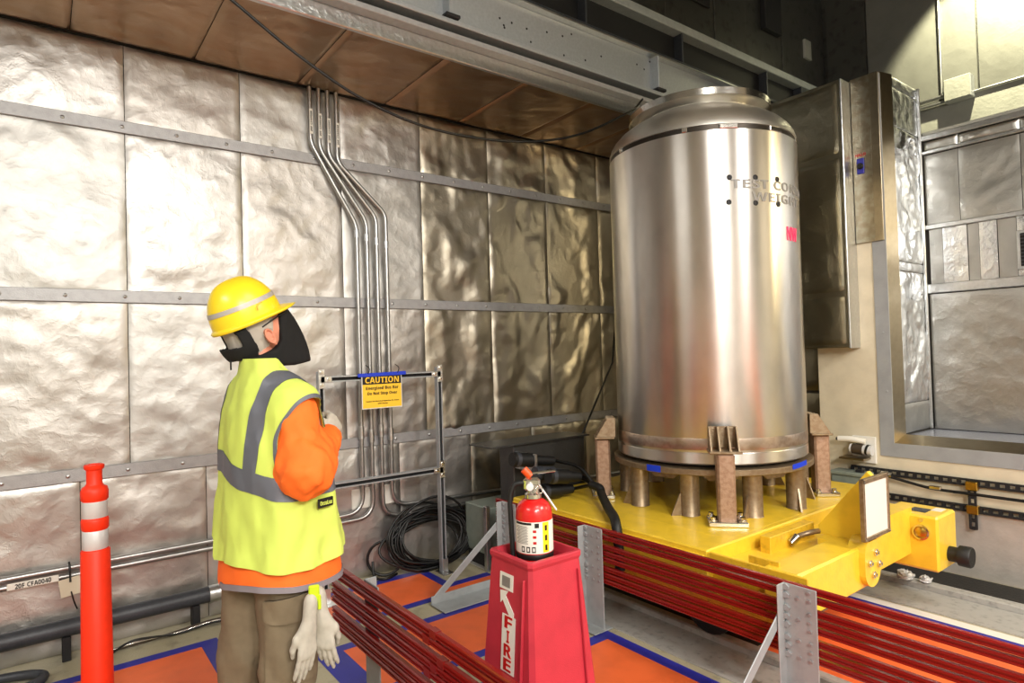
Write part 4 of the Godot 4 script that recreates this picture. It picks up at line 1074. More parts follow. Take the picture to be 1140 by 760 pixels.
	tag(part("tape_scrap", S().grid(8, 1, func(u: float, v: float) -> Vector3: return TC + Vector3(0.6425 * cos(deg_to_rad(lerpf(180, 171, u))), lerpf(0.803, 0.842, v), 0.6425 * sin(deg_to_rad(lerpf(180, 171, u)))), Vector3(-1, 0, 0.1)), mats.tape_bright_blue), "blue tape scrap on the left of the stand ring", "tape", "blue tape scraps on the stand ring")
	tag(part("tape_scrap", S().grid(10, 1, func(u: float, v: float) -> Vector3: return TC + Vector3(0.6425 * cos(deg_to_rad(lerpf(98, 84, u))), lerpf(0.815, 0.845, v) + 0.01 * u, 0.6425 * sin(deg_to_rad(lerpf(98, 84, u)))), Vector3(0, 0, 1)), mats.tape_bright_blue), "blue tape scrap on the right of the stand ring", "tape", "blue tape scraps on the stand ring")

	# hold-down posts
	var names4 := {138.0: "front hold-down post with a clamp against the container", -138.0: "left hold-down post with a clamp at the far side of the container", 42.0: "right hold-down post with a clamp beside the beige wall"}
	for a in names4:
		var d := on_drum(0.722, a, 0.0)
		var p := thing("hold_down_post", names4[a], "post", Vector3(d.origin.x, 0, d.origin.z), atan2(d.basis.z.x, d.basis.z.z), "hold-down posts round the container")
		part("post", S().box(Vector3(0, 0.752, 0), Vector3(0.098, 0.40, 0.098), 0.012), mats.post_steel, p)
		var bp := part("base_plate", S().box(Vector3(0, 0.565, 0.006), Vector3(0.21, 0.026, 0.15), 0.004), mats.chrome, p)
		for k in [[-0.08, 0.05], [0.08, 0.05], [-0.08, -0.05], [0.08, -0.05]]:
			part("bolt", S().lathe([Vector2(0.022, 0.578), Vector2(0.022, 0.585), Vector2(0.015, 0.586), Vector2(0.015, 0.602), Vector2(0.0005, 0.603)], 10, Transform3D(Basis(), Vector3(k[0], 0, k[1]))), mats.chrome, bp)
		var cp := part("cap_plate", S().box(Vector3(0, 0.958, -0.012), Vector3(0.18, 0.014, 0.135), 0.003), mats.stand_steel, p)
		for k in [-0.075, -0.028, 0.028, 0.075]:
			part("clamp_fin", S().prism(PackedVector2Array([Vector2(-0.085, 0.965), Vector2(0.045, 0.965), Vector2(-0.035, 1.093), Vector2(-0.085, 1.093)]), 0.009, Transform3D(Basis(Vector3.BACK, Vector3.UP, Vector3.LEFT), Vector3(k, 0, 0))), mats.stand_steel, cp)
		part("clamp_back", S().box(Vector3(0, 1.03, -0.083), Vector3(0.16, 0.126, 0.010), 0.003), mats.stand_steel, cp)

func build_cart() -> void:
	var t := thing("transfer_cart", "yellow steel transfer cart carrying the container", "cart")
	var deck := S().span(Vector3(2.62, 0.40, -3.50), Vector3(4.62, 0.55, -1.91), 0.008)
	part("deck", deck, mats.cart_yellow, t)
	part("side_plate", S().span(Vector3(2.625, 0.20, -3.50), Vector3(2.66, 0.41, -1.45), 0.004), mats.cart_yellow_worn, t)
	part("side_plate", S().span(Vector3(4.58, 0.20, -3.50), Vector3(4.615, 0.41, -1.95), 0.004), mats.cart_yellow_worn, t)
	part("edge_ledge", S().span(Vector3(2.596, 0.505, -3.50), Vector3(2.625, 0.522, -1.93), 0.003), mats.cart_yellow, t)
	part("deck_plate", S().span(Vector3(2.85, 0.548, -3.35), Vector3(4.35, 0.5508, -1.95), 0.001), mats.cart_yellow, t)
	part("front_tray", S().span(Vector3(2.66, 0.30, -1.915), Vector3(3.95, 0.475, -1.60), 0.006), mats.cart_yellow, t)
	part("tray_lip", S().span(Vector3(2.608, 0.485, -1.895), Vector3(2.622, 0.548, -1.40), 0.003).span(Vector3(2.608, 0.485, -1.895), Vector3(2.66, 0.495, -1.40), 0.003), mats.cart_yellow_worn, t)
	part("tray_tab", S().span(Vector3(2.665, 0.47, -1.715), Vector3(2.675, 0.565, -1.56), 0.002), mats.cart_yellow_worn, t)
	part("cross_bracket", S().span(Vector3(3.0, 0.47, -1.86), Vector3(3.45, 0.56, -1.80), 0.004), mats.cart_yellow_worn, t)
	var fit := part("fitting", S().tube(smooth_path([Vector3(3.20, 0.53, -1.77), Vector3(3.24, 0.555, -1.72), Vector3(3.34, 0.55, -1.70), Vector3(3.48, 0.50, -1.72)], 6), 0.014, 8), mats.stand_steel, t)
	part("ferrule", S().rod(Vector3(3.17, 0.50, -1.785), Vector3(3.205, 0.535, -1.765), 0.021, 10), mats.chrome, fit)
	# the end beam
	part("end_beam", S().span(Vector3(2.625, 0.335, -1.62), Vector3(3.30, 0.545, -1.45), 0.010), mats.cart_yellow, t)
	var arm := PackedVector2Array([Vector2(3.22, 0.34), Vector2(3.98, 0.345), Vector2(3.98, 0.605), Vector2(3.62, 0.605), Vector2(3.48, 0.585), Vector2(3.36, 0.55), Vector2(3.22, 0.545)])
	part("end_beam_arm", S().prism(arm, 0.16, Transform3D(Basis(), Vector3(0, 0, -1.585))), mats.cart_yellow, t)
	var bolt_pl := PackedVector2Array()
	for k in 24:
		var a := TAU * k / 24.0
		bolt_pl.append(Vector2(3.275 + 0.085 * cos(a), 0.462 + 0.085 * sin(a) * 1.0 + (0.04 if sin(a) > 0 else -0.03)))
	var bpl := part("bearing_plate", S().prism(bolt_pl, 0.085, Transform3D(Basis(), Vector3(0, 0, -1.4625))), mats.cart_yellow, t)
	for b in [[3.30, 0.512], [3.232, 0.471], [3.332, 0.450], [3.27, 0.408]]:
		part("bolt", S().lathe([Vector2(0.017, 0), Vector2(0.017, 0.010), Vector2(0.010, 0.011), Vector2(0.010, 0.018), Vector2(0.0005, 0.019)], 8, Transform3D(Basis(Vector3.RIGHT, Vector3.BACK, Vector3.DOWN), Vector3(b[0], b[1], -1.42))), mats.chrome, bpl)
	var eb := part("end_box", S().span(Vector3(3.95, 0.265, -1.66), Vector3(4.22, 0.572, -1.365), 0.012), mats.cart_yellow, t)
	part("name_plate", S().span(Vector3(4.02, 0.571, -1.54), Vector3(4.12, 0.574, -1.45), 0.0), mats.pipe_dark, eb)
	part("name_plate", S().span(Vector3(4.10, 0.571, -1.45), Vector3(4.18, 0.574, -1.40), 0.0), mats.white, eb)
	var le := part("lens_ring", S().lathe([Vector2(0.043, 0), Vector2(0.043, 0.014), Vector2(0.034, 0.016), Vector2(0.031, 0.008)], 24, Transform3D(Basis(Vector3.UP, Vector3.LEFT, Vector3.BACK), Vector3(3.95, 0.478, -1.448))), mats.chrome, eb)
	part("lens", S().lathe([Vector2(0.034, 0.006), Vector2(0.025, 0.014), Vector2(0.0005, 0.017)], 20, Transform3D(Basis(Vector3.UP, Vector3.LEFT, Vector3.BACK), Vector3(3.95, 0.478, -1.448))), mats.brass, le)
	part("screw", S().lathe([Vector2(0.012, 0), Vector2(0.011, 0.006), Vector2(0.0005, 0.007)], 8, Transform3D(Basis(Vector3.UP, Vector3.LEFT, Vector3.BACK), Vector3(3.95, 0.545, -1.448))), mats.chrome, eb)
	part("buffer", S().lathe([Vector2(0.042, 0), Vector2(0.042, 0.05), Vector2(0.056, 0.052), Vector2(0.058, 0.105), Vector2(0.053, 0.112), Vector2(0.0005, 0.112)], 24, Transform3D(Basis(Vector3.RIGHT, Vector3.BACK, Vector3.DOWN), Vector3(4.10, 0.345, -1.367))), mats.rubber, t)
	for x in [2.84, 4.40]:
		for z in [-3.2, -2.05]:
			part("wheel", S().lathe([Vector2(0.0005, -0.05), Vector2(0.14, -0.05), Vector2(0.155, -0.04), Vector2(0.155, 0.04), Vector2(0.14, 0.05), Vector2(0.0005, 0.05)], 28, Transform3D(Basis(Vector3.UP, Vector3.RIGHT, Vector3.FORWARD), Vector3(x, 0.20, z))), mats.dark_steel, t)
	# rags left on the track
	for k in 2:
		var at: Vector3 = [Vector3(4.37, 0.047, -1.70), Vector3(4.40, 0.046, -1.60)][k]
		var rg := S().grid(14, 14, func(u: float, v: float) -> Vector3:
			var an := TAU * u
			var el := PI * (v - 0.5)
			var q := Vector3(cos(an) * cos(el), sin(el), sin(an) * cos(el))
			var r := 0.05 - 0.012 * k + 0.022 * crease.get_noise_3d(q.x * 0.9 + k, q.y * 0.9, q.z * 0.9) + 0.010 * facet.get_noise_3d(q.x, q.y, q.z + k)
			return at + Vector3(q.x * r * 1.25, maxf(0.0, (q.y * 0.6 + 0.5) * r), q.z * r), Vector3.UP)
		tag(part("crumpled_rag", rg, mats.reflector_white), ["larger crumpled white rag on the rail beyond the yellow end beam", "smaller crumpled white rag on the rail beyond the yellow end beam"][k], "rag", "rags on the rail")
	# gusset that carries the board
	part("board_gusset", S().prism(PackedVector2Array([Vector2(-1.70, 0.545), Vector2(-1.425, 0.545), Vector2(-1.425, 0.885), Vector2(-1.445, 0.905), Vector2(-1.70, 0.59)]), 0.035, Transform3D(Basis(Vector3.BACK, Vector3.UP, Vector3.LEFT), Vector3(3.32, 0, 0))), mats.cart_yellow, t)
	part("board_mount", S().span(Vector3(3.22, 0.57, -1.445), Vector3(3.38, 0.62, -1.42), 0.003), mats.cart_yellow, t)
	t = thing("framed_board", "blank white board in a grey frame standing on the cart end", "board")
	part("frame", S().span(Vector3(3.155, 0.590, -1.420), Vector3(3.172, 0.890, -1.398), 0.002).span(Vector3(3.420, 0.590, -1.420), Vector3(3.437, 0.890, -1.398), 0.002).span(Vector3(3.155, 0.590, -1.420), Vector3(3.437, 0.609, -1.398), 0.002).span(Vector3(3.155, 0.868, -1.420), Vector3(3.437, 0.890, -1.398), 0.002), mats.stand_steel, t)
	part("sheet", S().span(Vector3(3.165, 0.60, -1.414), Vector3(3.427, 0.88, -1.405), 0.0), mats.white, t)
	for c in [[3.164, 0.879], [3.428, 0.879], [3.164, 0.60], [3.428, 0.60]]:
		part("screw", S().lathe([Vector2(0.005, 0), Vector2(0.005, 0.003), Vector2(0.0005, 0.004)], 8, Transform3D(Basis(Vector3.RIGHT, Vector3.BACK, Vector3.DOWN), Vector3(c[0], c[1], -1.398))), mats.chrome, t)
	# plugs and cables at the far end of the cart
	t = thing("cable_cabinet", "low dark metal cabinet at the far end of the cart", "cabinet")
	part("body", S().span(Vector3(2.66, 0.0, -3.70), Vector3(3.35, 0.90, -3.53), 0.006), mats.cabinet_grey, t)
	part("lid", S().span(Vector3(2.45, 0.90, -3.78), Vector3(3.38, 0.912, -3.50), 0.003), mats.cabinet_grey, t)
	var ends := [[Vector3(2.52, 0.84, -3.36), Vector3(2.86, 0.79, -3.34)], [Vector3(2.66, 0.735, -3.30), Vector3(2.92, 0.70, -3.28)], [Vector3(2.66, 0.735, -3.16), Vector3(2.92, 0.70, -3.14)], [Vector3(2.66, 0.622, -3.24), Vector3(2.92, 0.605, -3.22)]]
	t = thing("cable_bundle", "black cable bundle with four plugs drooping over the cart edge behind the extinguisher", "cable")
	for k in 4:
		var a: Vector3 = ends[k][0]
		var b: Vector3 = ends[k][1]
		var d := (b - a).normalized()
		var pl := part("plug", S().tube([a, a + d * 0.015, a + d * 0.16, a + d * 0.17, b], [0.046, 0.048, 0.048, 0.038, 0.032], 18), mats.rubber if k != 1 else mats.pipe_dark, t)
		part("ring", S().tube([a + d * 0.02, a + d * 0.05], [0.051, 0.051], 18), mats.pipe_dark, pl)
	part("bracket", S().span(Vector3(2.67, 0.74, -3.529), Vector3(2.69, 0.86, -3.30), 0.003), mats.galvanised_bright, t)
	var joint := Vector3(2.94, 0.66, -3.02)
	for k in 4:
		var b: Vector3 = ends[k][1]
		var d := (b - (ends[k][0] as Vector3)).normalized()
		part("pigtail", S().tube(smooth_path([b + d * 0.004, b + d * 0.03, joint + (b - joint) * 0.4 + Vector3(0.02, 0.05 if k == 0 else 0.0, 0.0), joint], 6), 0.0125, 8), mats.cable_black, t)
	var way := smooth_path([joint + Vector3(-0.01, 0.0, -0.02), joint + Vector3(0.0, -0.015, 0.05), Vector3(2.91, 0.615, -2.92), Vector3(2.76, 0.592, -2.72), Vector3(2.64, 0.592, -2.56), Vector3(2.575, 0.575, -2.48), Vector3(2.558, 0.50, -2.45), Vector3(2.555, 0.33, -2.44)], 10)
	var rr := []
	for k in way.size():
		rr.append(0.027 + 0.002 * (k % 2))
	part("sleeve", S().tube(way, rr, 12), mats.rubber, t)

# ------------------------------------------------------------------ bodies and cloth: distance fields meshed as surface nets
func smin(a: float, b: float, k: float) -> float:
	var h := maxf(k - absf(a - b), 0.0) / k
	return minf(a, b) - h * h * k * 0.25

func cap(p: Vector3, a: Vector3, b: Vector3, ra: float, rb: float) -> float:
	var ab := b - a
	var t := clampf((p - a).dot(ab) / ab.length_squared(), 0.0, 1.0)
	return p.distance_to(a + ab * t) - lerpf(ra, rb, t)

func ell(p: Vector3, c: Vector3, r: Vector3) -> float:
	var q := (p - c) / r
	var k := q.length()
	return (k - 1.0) * minf(r.x, minf(r.y, r.z)) if k < 0.3 else k * (k - 1.0) / maxf((q / r).length(), 0.001)

func drum(p: Vector3, rows: Array, grow := 0.0) -> float:        # rows from low to high: [y, half depth, half width, x of the middle]
	var m := rows.size()
	var y := clampf(p.y, rows[0][0], rows[m - 1][0])
	var i := 0
	while i < m - 2 and y > rows[i + 1][0]:
		i += 1
	var t: float = (y - rows[i][0]) / (rows[i + 1][0] - rows[i][0])
	t = t * t * (3.0 - 2.0 * t) * 0.5 + t * 0.5
	var a: float = lerpf(rows[i][1], rows[i + 1][1], t) + grow
	var b: float = lerpf(rows[i][2], rows[i + 1][2], t) + grow
	var c: float = lerpf(rows[i][3], rows[i + 1][3], t)
	var x := absf(p.x - c) / a
	var z := absf(p.z) / b
	var k := pow(pow(x, 2.3) + pow(z, 2.3), 1.0 / 2.3)
	var d := (k - 1.0) * minf(a, b) * (1.0 if k < 1.0 else 1.1)
	var dy := absf(p.y - y)
	return d if dy == 0.0 else sqrt(maxf(d, 0.0) * maxf(d, 0.0) + dy * dy) + minf(d, 0.0) * 0.0

func nets(f: Callable, lo: Vector3, hi: Vector3, h: float) -> Shape:
	var bx := int(ceil((hi.x - lo.x) / h / 4.0))
	var by := int(ceil((hi.y - lo.y) / h / 4.0))
	var bz := int(ceil((hi.z - lo.z) / h / 4.0))
	var nx := bx * 4 + 1
	var ny := by * 4 + 1
	var nz := bz * 4 + 1
	var D := PackedFloat32Array()
	D.resize(nx * ny * nz)
	D.fill(99.0)
	var sy := nx
	var sz := nx * ny
	var blocks := []
	for k in bz:
		for j in by:
			for i in bx:
				var d: float = f.call(lo + Vector3(i * 4 + 2, j * 4 + 2, k * 4 + 2) * h)
				if absf(d) > h * 6.2:
					continue
				blocks.append(Vector3i(i * 4, j * 4, k * 4))
				for c in 5:
					for b in 5:
						var at := (k * 4 + c) * sz + (j * 4 + b) * sy + i * 4
						for a in 5:
							if D[at + a] == 99.0:
								D[at + a] = f.call(lo + Vector3(i * 4 + a, j * 4 + b, k * 4 + c) * h)
	var V := PackedInt32Array()
	V.resize(D.size())
	V.fill(-1)
	var s := Shape.new()
	var co := [0, 1, sy, sy + 1, sz, sz + 1, sz + sy, sz + sy + 1]
	var ed := [[0, 1], [2, 3], [4, 5], [6, 7], [0, 2], [1, 3], [4, 6], [5, 7], [0, 4], [1, 5], [2, 6], [3, 7]]
	for b in blocks:
		for c in 4:
			for bb in 4:
				for a in 4:
					var q: Vector3i = b + Vector3i(a, bb, c)
					var at := q.z * sz + q.y * sy + q.x
					var neg := 0
					for k in 8:
						if D[at + co[k]] < 0.0:
							neg += 1
					if neg == 0 or neg == 8:
						continue
					var sum := Vector3.ZERO
					var n := 0
					for e in ed:
						var d0 := D[at + co[e[0]]]
						var d1 := D[at + co[e[1]]]
						if (d0 < 0.0) != (d1 < 0.0):
							var t := d0 / (d0 - d1)
							var p0 := Vector3(e[0] & 1, (e[0] >> 1) & 1, e[0] >> 2)
							var p1 := Vector3(e[1] & 1, (e[1] >> 1) & 1, e[1] >> 2)
							sum += p0.lerp(p1, t)
							n += 1
					V[at] = s.put(lo + (Vector3(q) + sum / n) * h, Vector3.ZERO)
	var st := [1, sy, sz]
	for b in blocks:
		for c in 4:
			for bb in 4:
				for a in 4:
					var q: Vector3i = b + Vector3i(a, bb, c)
					var at := q.z * sz + q.y * sy + q.x
					if V[at] < 0:
						continue
					for ax in 3:
						var u: int = st[(ax + 1) % 3]
						var w: int = st[(ax + 2) % 3]
						var qa := q[(ax + 1) % 3]
						var qb := q[(ax + 2) % 3]
						if qa == 0 or qb == 0:
							continue
						var d0 := D[at]
						var d1 := D[at + st[ax]]
						if (d0 < 0.0) == (d1 < 0.0):
							continue
						var v0 := V[at]
						var v1 := V[at - u]
						var v2 := V[at - u - w]
						var v3 := V[at - w]
						if v1 < 0 or v2 < 0 or v3 < 0:
							continue
						if d0 < 0.0:
							s.ix.append_array([v0, v2, v1, v0, v3, v2])
						else:
							s.ix.append_array([v0, v1, v2, v0, v2, v3])
	renormal(s)
	return s

func renormal(s: Shape) -> void:
	for i in s.n.size():
		s.n[i] = Vector3.ZERO
	for i in range(0, s.ix.size(), 3):
		var a := s.ix[i]
		var b := s.ix[i + 1]
		var c := s.ix[i + 2]
		var nn := (s.v[c] - s.v[a]).cross(s.v[b] - s.v[a])
		s.n[a] += nn
		s.n[b] += nn
		s.n[c] += nn
	for i in s.n.size():
		s.n[i] = s.n[i].normalized()

func clip(s: Shape, keep: Callable) -> Shape:           # what lies where keep(p) > 0, cut cleanly along keep = 0
	var val := PackedFloat32Array()
	val.resize(s.v.size())
	for i in s.v.size():
		val[i] = keep.call(s.v[i])
	var o := Shape.new()
	var map := {}
	var get := func(i: int) -> int:
		if not map.has(i):
			map[i] = o.put(s.v[i], s.n[i], s.uv[i])
		return map[i]
	var cut := func(i: int, j: int) -> int:
		var key := Vector2i(mini(i, j), maxi(i, j))
		if not map.has(key):
			var t := val[i] / (val[i] - val[j])
			map[key] = o.put(s.v[i].lerp(s.v[j], t), s.n[i].lerp(s.n[j], t).normalized())
		return map[key]
	for t in range(0, s.ix.size(), 3):
		var poly := []
		for k in 3:
			var i := s.ix[t + k]
			var j := s.ix[t + (k + 1) % 3]
			if val[i] > 0.0:
				poly.append(get.call(i))
			if (val[i] > 0.0) != (val[j] > 0.0):
				poly.append(cut.call(i, j))
		for k in range(1, poly.size() - 1):
			o.ix.append_array([poly[0], poly[k], poly[k + 1]])
	return o

func puff(s: Shape, d: float) -> Shape:
	var o := Shape.new()
	o.add(s)
	for i in o.v.size():
		o.v[i] += o.n[i] * d
	return o

func hem(s: Shape, d: float) -> Shape:                  # gives a cut sheet thickness: an inner face and a closed edge
	var o := Shape.new()
	o.add(s)
	var m := s.v.size()
	for i in m:
		o.put(s.v[i] - s.n[i] * d, -s.n[i])
	var seen := {}
	for t in range(0, s.ix.size(), 3):
		o.ix.append_array([m + s.ix[t], m + s.ix[t + 2], m + s.ix[t + 1]])
		for k in 3:
			var e := Vector2i(s.ix[t + k], s.ix[t + (k + 1) % 3])
			if seen.has(Vector2i(e.y, e.x)):
				seen.erase(Vector2i(e.y, e.x))
			else:
				seen[e] = true
	for e in seen:
		o.ix.append_array([e.y, e.x, m + e.x, e.y, m + e.x, m + e.y])
	return o

# ------------------------------------------------------------------ the worker; local x is ahead, z to the right
const SH_R := Vector3(-0.020, 1.400, 0.165)
const EL_R := Vector3(-0.030, 1.170, 0.250)
const WR_R := Vector3(0.155, 1.250, 0.100)
const SH_L := Vector3(-0.01, 1.400, -0.165)
const EL_L := Vector3(0.03, 1.13, -0.265)
const WR_L := Vector3(0.09, 0.89, -0.330)
const HEAD := Vector3(-0.044, 1.665, -0.044)
const TURN := 0.21
const SPOT := Vector3(0.702, 0, -2.394)
const CAM_SIDE := Vector3(-0.464, 0, 0.883)      # the side of the hip where the pocket sits
const ALONG := Vector3(0.883, 0, 0.464)
var trunk := [[0.80, 0.115, 0.165, -0.03], [0.95, 0.125, 0.172, -0.02], [1.08, 0.118, 0.158, -0.005], [1.25, 0.125, 0.175, -0.01], [1.36, 0.118, 0.180, -0.02], [1.43, 0.080, 0.150, -0.03], [1.49, 0.058, 0.072, -0.04]]
var vest_rows := [[0.68, 0.226, 0.272, 0.006], [0.78, 0.220, 0.266, 0.004], [0.95, 0.198, 0.245, 0.0], [1.10, 0.174, 0.228, -0.004], [1.25, 0.162, 0.222, -0.012], [1.36, 0.142, 0.216, -0.018], [1.43, 0.108, 0.186, -0.028], [1.475, 0.094, 0.150, -0.036], [1.515, 0.078, 0.106, -0.046], [1.60, 0.066, 0.078, -0.054]]
var head_xf := Transform3D()

func leg_d(p: Vector3, grow: float) -> float:
	var d := 9.0
	for sg in [-1.0, 1.0]:
		var bk := 0.010 if sg > 0.0 else -0.040
		var hip := Vector3(-0.030 + bk * 0.2, 0.88, 0.095 * sg)
		var kn := Vector3(-0.040 + bk * 0.8, 0.49, 0.112 * sg)
		var an := Vector3(-0.075 + bk * 1.2, 0.10, 0.125 * sg)
		d = smin(d, smin(cap(p, hip, kn, 0.084 + grow, 0.068 + grow * 1.2), cap(p, kn, an, 0.066 + grow * 1.2, 0.045 + grow * 1.6), 0.04), 0.03)
	return d

func body_d(p: Vector3) -> float:
	var d := drum(p, trunk)
	d = smin(d, leg_d(p, 0.0), 0.06)
	d = smin(d, cap(p, SH_R, EL_R, 0.055, 0.043), 0.05)
	d = smin(d, cap(p, EL_R, WR_R, 0.042, 0.028), 0.03)
	d = smin(d, cap(p, SH_L, EL_L, 0.055, 0.043), 0.05)
	d = smin(d, cap(p, EL_L, WR_L, 0.042, 0.028), 0.03)
	d = smin(d, cap(p, Vector3(-0.045, 1.46, -0.01), Vector3(-0.045, 1.60, -0.04), 0.060, 0.054), 0.05)
	d = smin(d, cap(p, Vector3(-0.07, 0.04, 0.125), Vector3(0.10, 0.035, 0.15), 0.04, 0.035), 0.03)
	d = smin(d, cap(p, Vector3(-0.12, 0.04, -0.125), Vector3(0.05, 0.035, -0.15), 0.04, 0.035), 0.03)
	return d

func head_d(q: Vector3) -> float:            # in the head's own frame: x towards the face, y to the crown
	var d := ell(q, Vector3(-0.012, 0.035, 0), Vector3(0.098, 0.105, 0.076))
	d = smin(d, ell(q, Vector3(0.030, -0.045, 0), Vector3(0.062, 0.072, 0.058)), 0.05)
	d = smin(d, cap(q, Vector3(0.070, -0.085, 0.012), Vector3(0.070, -0.085, -0.012), 0.022, 0.022), 0.04)
	d = smin(d, cap(q, Vector3(0.088, 0.005, 0), Vector3(0.112, -0.032, 0), 0.010, 0.015), 0.02)
	for sg in [-1.0, 1.0]:
		d = smin(d, cap(q, Vector3(0.074, 0.012, 0.040 * sg), Vector3(0.088, 0.022, 0.012 * sg), 0.014, 0.012), 0.02)
		d = smin(d, ell(q, Vector3(0.060, -0.02, 0.040 * sg), Vector3(0.025, 0.02, 0.022)), 0.02)
		d = maxf(d, -ell(q, Vector3(0.092, 0.000, 0.033 * sg), Vector3(0.014, 0.008, 0.015)))
		d = minf(d, ell(q, Vector3(0.078, 0.000, 0.032 * sg), Vector3(0.012, 0.012, 0.012)))
	d = maxf(d, -cap(q, Vector3(0.100, -0.063, 0.022), Vector3(0.100, -0.063, -0.022), 0.004, 0.004))
	return d

func ear_shape(sg: float) -> Shape:
	return nets(func(q: Vector3) -> float:
		var p := q - Vector3(0.000, -0.032, 0.078 * sg)
		p = p.rotated(Vector3.BACK, -0.15)
		p.z -= 0.25 * sg * (0.02 - p.x)
		var rim := absf(sqrt(p.x * p.x * 2.3 + pow(p.y - 0.004, 2.0) * 0.85) - 0.024) - 0.004
		var d := maxf(rim, absf(p.z) - 0.007)
		d = smin(d, ell(p, Vector3(0, 0, -0.004 * sg), Vector3(0.014, 0.024, 0.005)), 0.006)
		d = smin(d, ell(p, Vector3(0.004, -0.026, 0), Vector3(0.010, 0.011, 0.006)), 0.008)
		d = smin(d, ell(p, Vector3(0.012, -0.002, 0), Vector3(0.006, 0.009, 0.006)), 0.005)
		return d, Vector3(-0.04, -0.085, 0.078 * sg - 0.03), Vector3(0.045, 0.03, 0.078 * sg + 0.03), 0.0026)

func hand_shape(curl: float, side: float, thick := 0.0) -> Shape:     # frame: x from the wrist to the knuckles, y out of the back of the hand, z towards the thumb
	var ch := []
	for k in 4:
		var base := Vector3(0.088 - 0.006 * absf(k - 1.2), 0.004, (0.030 - 0.0205 * k))
		var ln: float = [0.074, 0.082, 0.077, 0.060][k]
		var pts := [Vector3(0.030, 0.0, (0.018 - 0.012 * k)), base]
		var a := 0.25 + curl * 0.5
		var p := base
		for j in 3:
			var seg: float = ln * [0.45, 0.30, 0.25][j]
			p += Vector3(cos(a), -sin(a), -0.02 * (k - 1.5)) * seg
			pts.append(p)
			a += curl * (0.95 if j == 0 else 0.8)
		ch.append(pts)
	var th := [Vector3(0.020, -0.004, 0.020), Vector3(0.045, -0.012, 0.048), Vector3(0.072, -0.024 - 0.012 * curl, 0.052 - 0.008 * curl), Vector3(0.092, -0.034 - 0.016 * curl, 0.044 - 0.018 * curl)]
	var f := func(q: Vector3) -> float:
		var p := Vector3(q.x, q.y, q.z * side)
		var d := cap(p, Vector3(-0.05, 0, 0), Vector3(0.01, 0, 0), 0.028 + thick, 0.027 + thick)
		var pm := Vector3(p.x, p.y * 1.7, p.z)
		d = smin(d, cap(pm, Vector3(0.028, 0, 0.010), Vector3(0.078, 0.004, 0.016), 0.026, 0.024) * 0.75 - thick, 0.02)
		d = smin(d, cap(pm, Vector3(0.028, 0, -0.008), Vector3(0.072, 0.004, -0.018), 0.026, 0.022) * 0.75 - thick, 0.02)
		for k in 4:
			var c: Array = ch[k]
			var e := cap(p, c[1], c[2], 0.0098 + thick, 0.0092 + thick)
			e = smin(e, cap(p, c[2], c[3], 0.0092 + thick, 0.0085 + thick), 0.004)
			e = smin(e, cap(p, c[3], c[4], 0.0085 + thick, 0.0075 + thick), 0.004)
			e = minf(e, p.distance_to(c[1]) - 0.0108 - thick)
			d = smin(d, e, 0.008 if p.x < 0.098 else 0.0015)
		var t := smin(cap(p, th[0], th[1], 0.017 + thick, 0.014 + thick), cap(p, th[1], th[2], 0.0125 + thick, 0.0108 + thick), 0.006)
		t = smin(t, cap(p, th[2], th[3], 0.0108 + thick, 0.0085 + thick), 0.005)
		return smin(d, t, 0.012)
	return nets(f, Vector3(-0.09, -0.11, -0.085), Vector3(0.20, 0.05, 0.085), 0.0038)

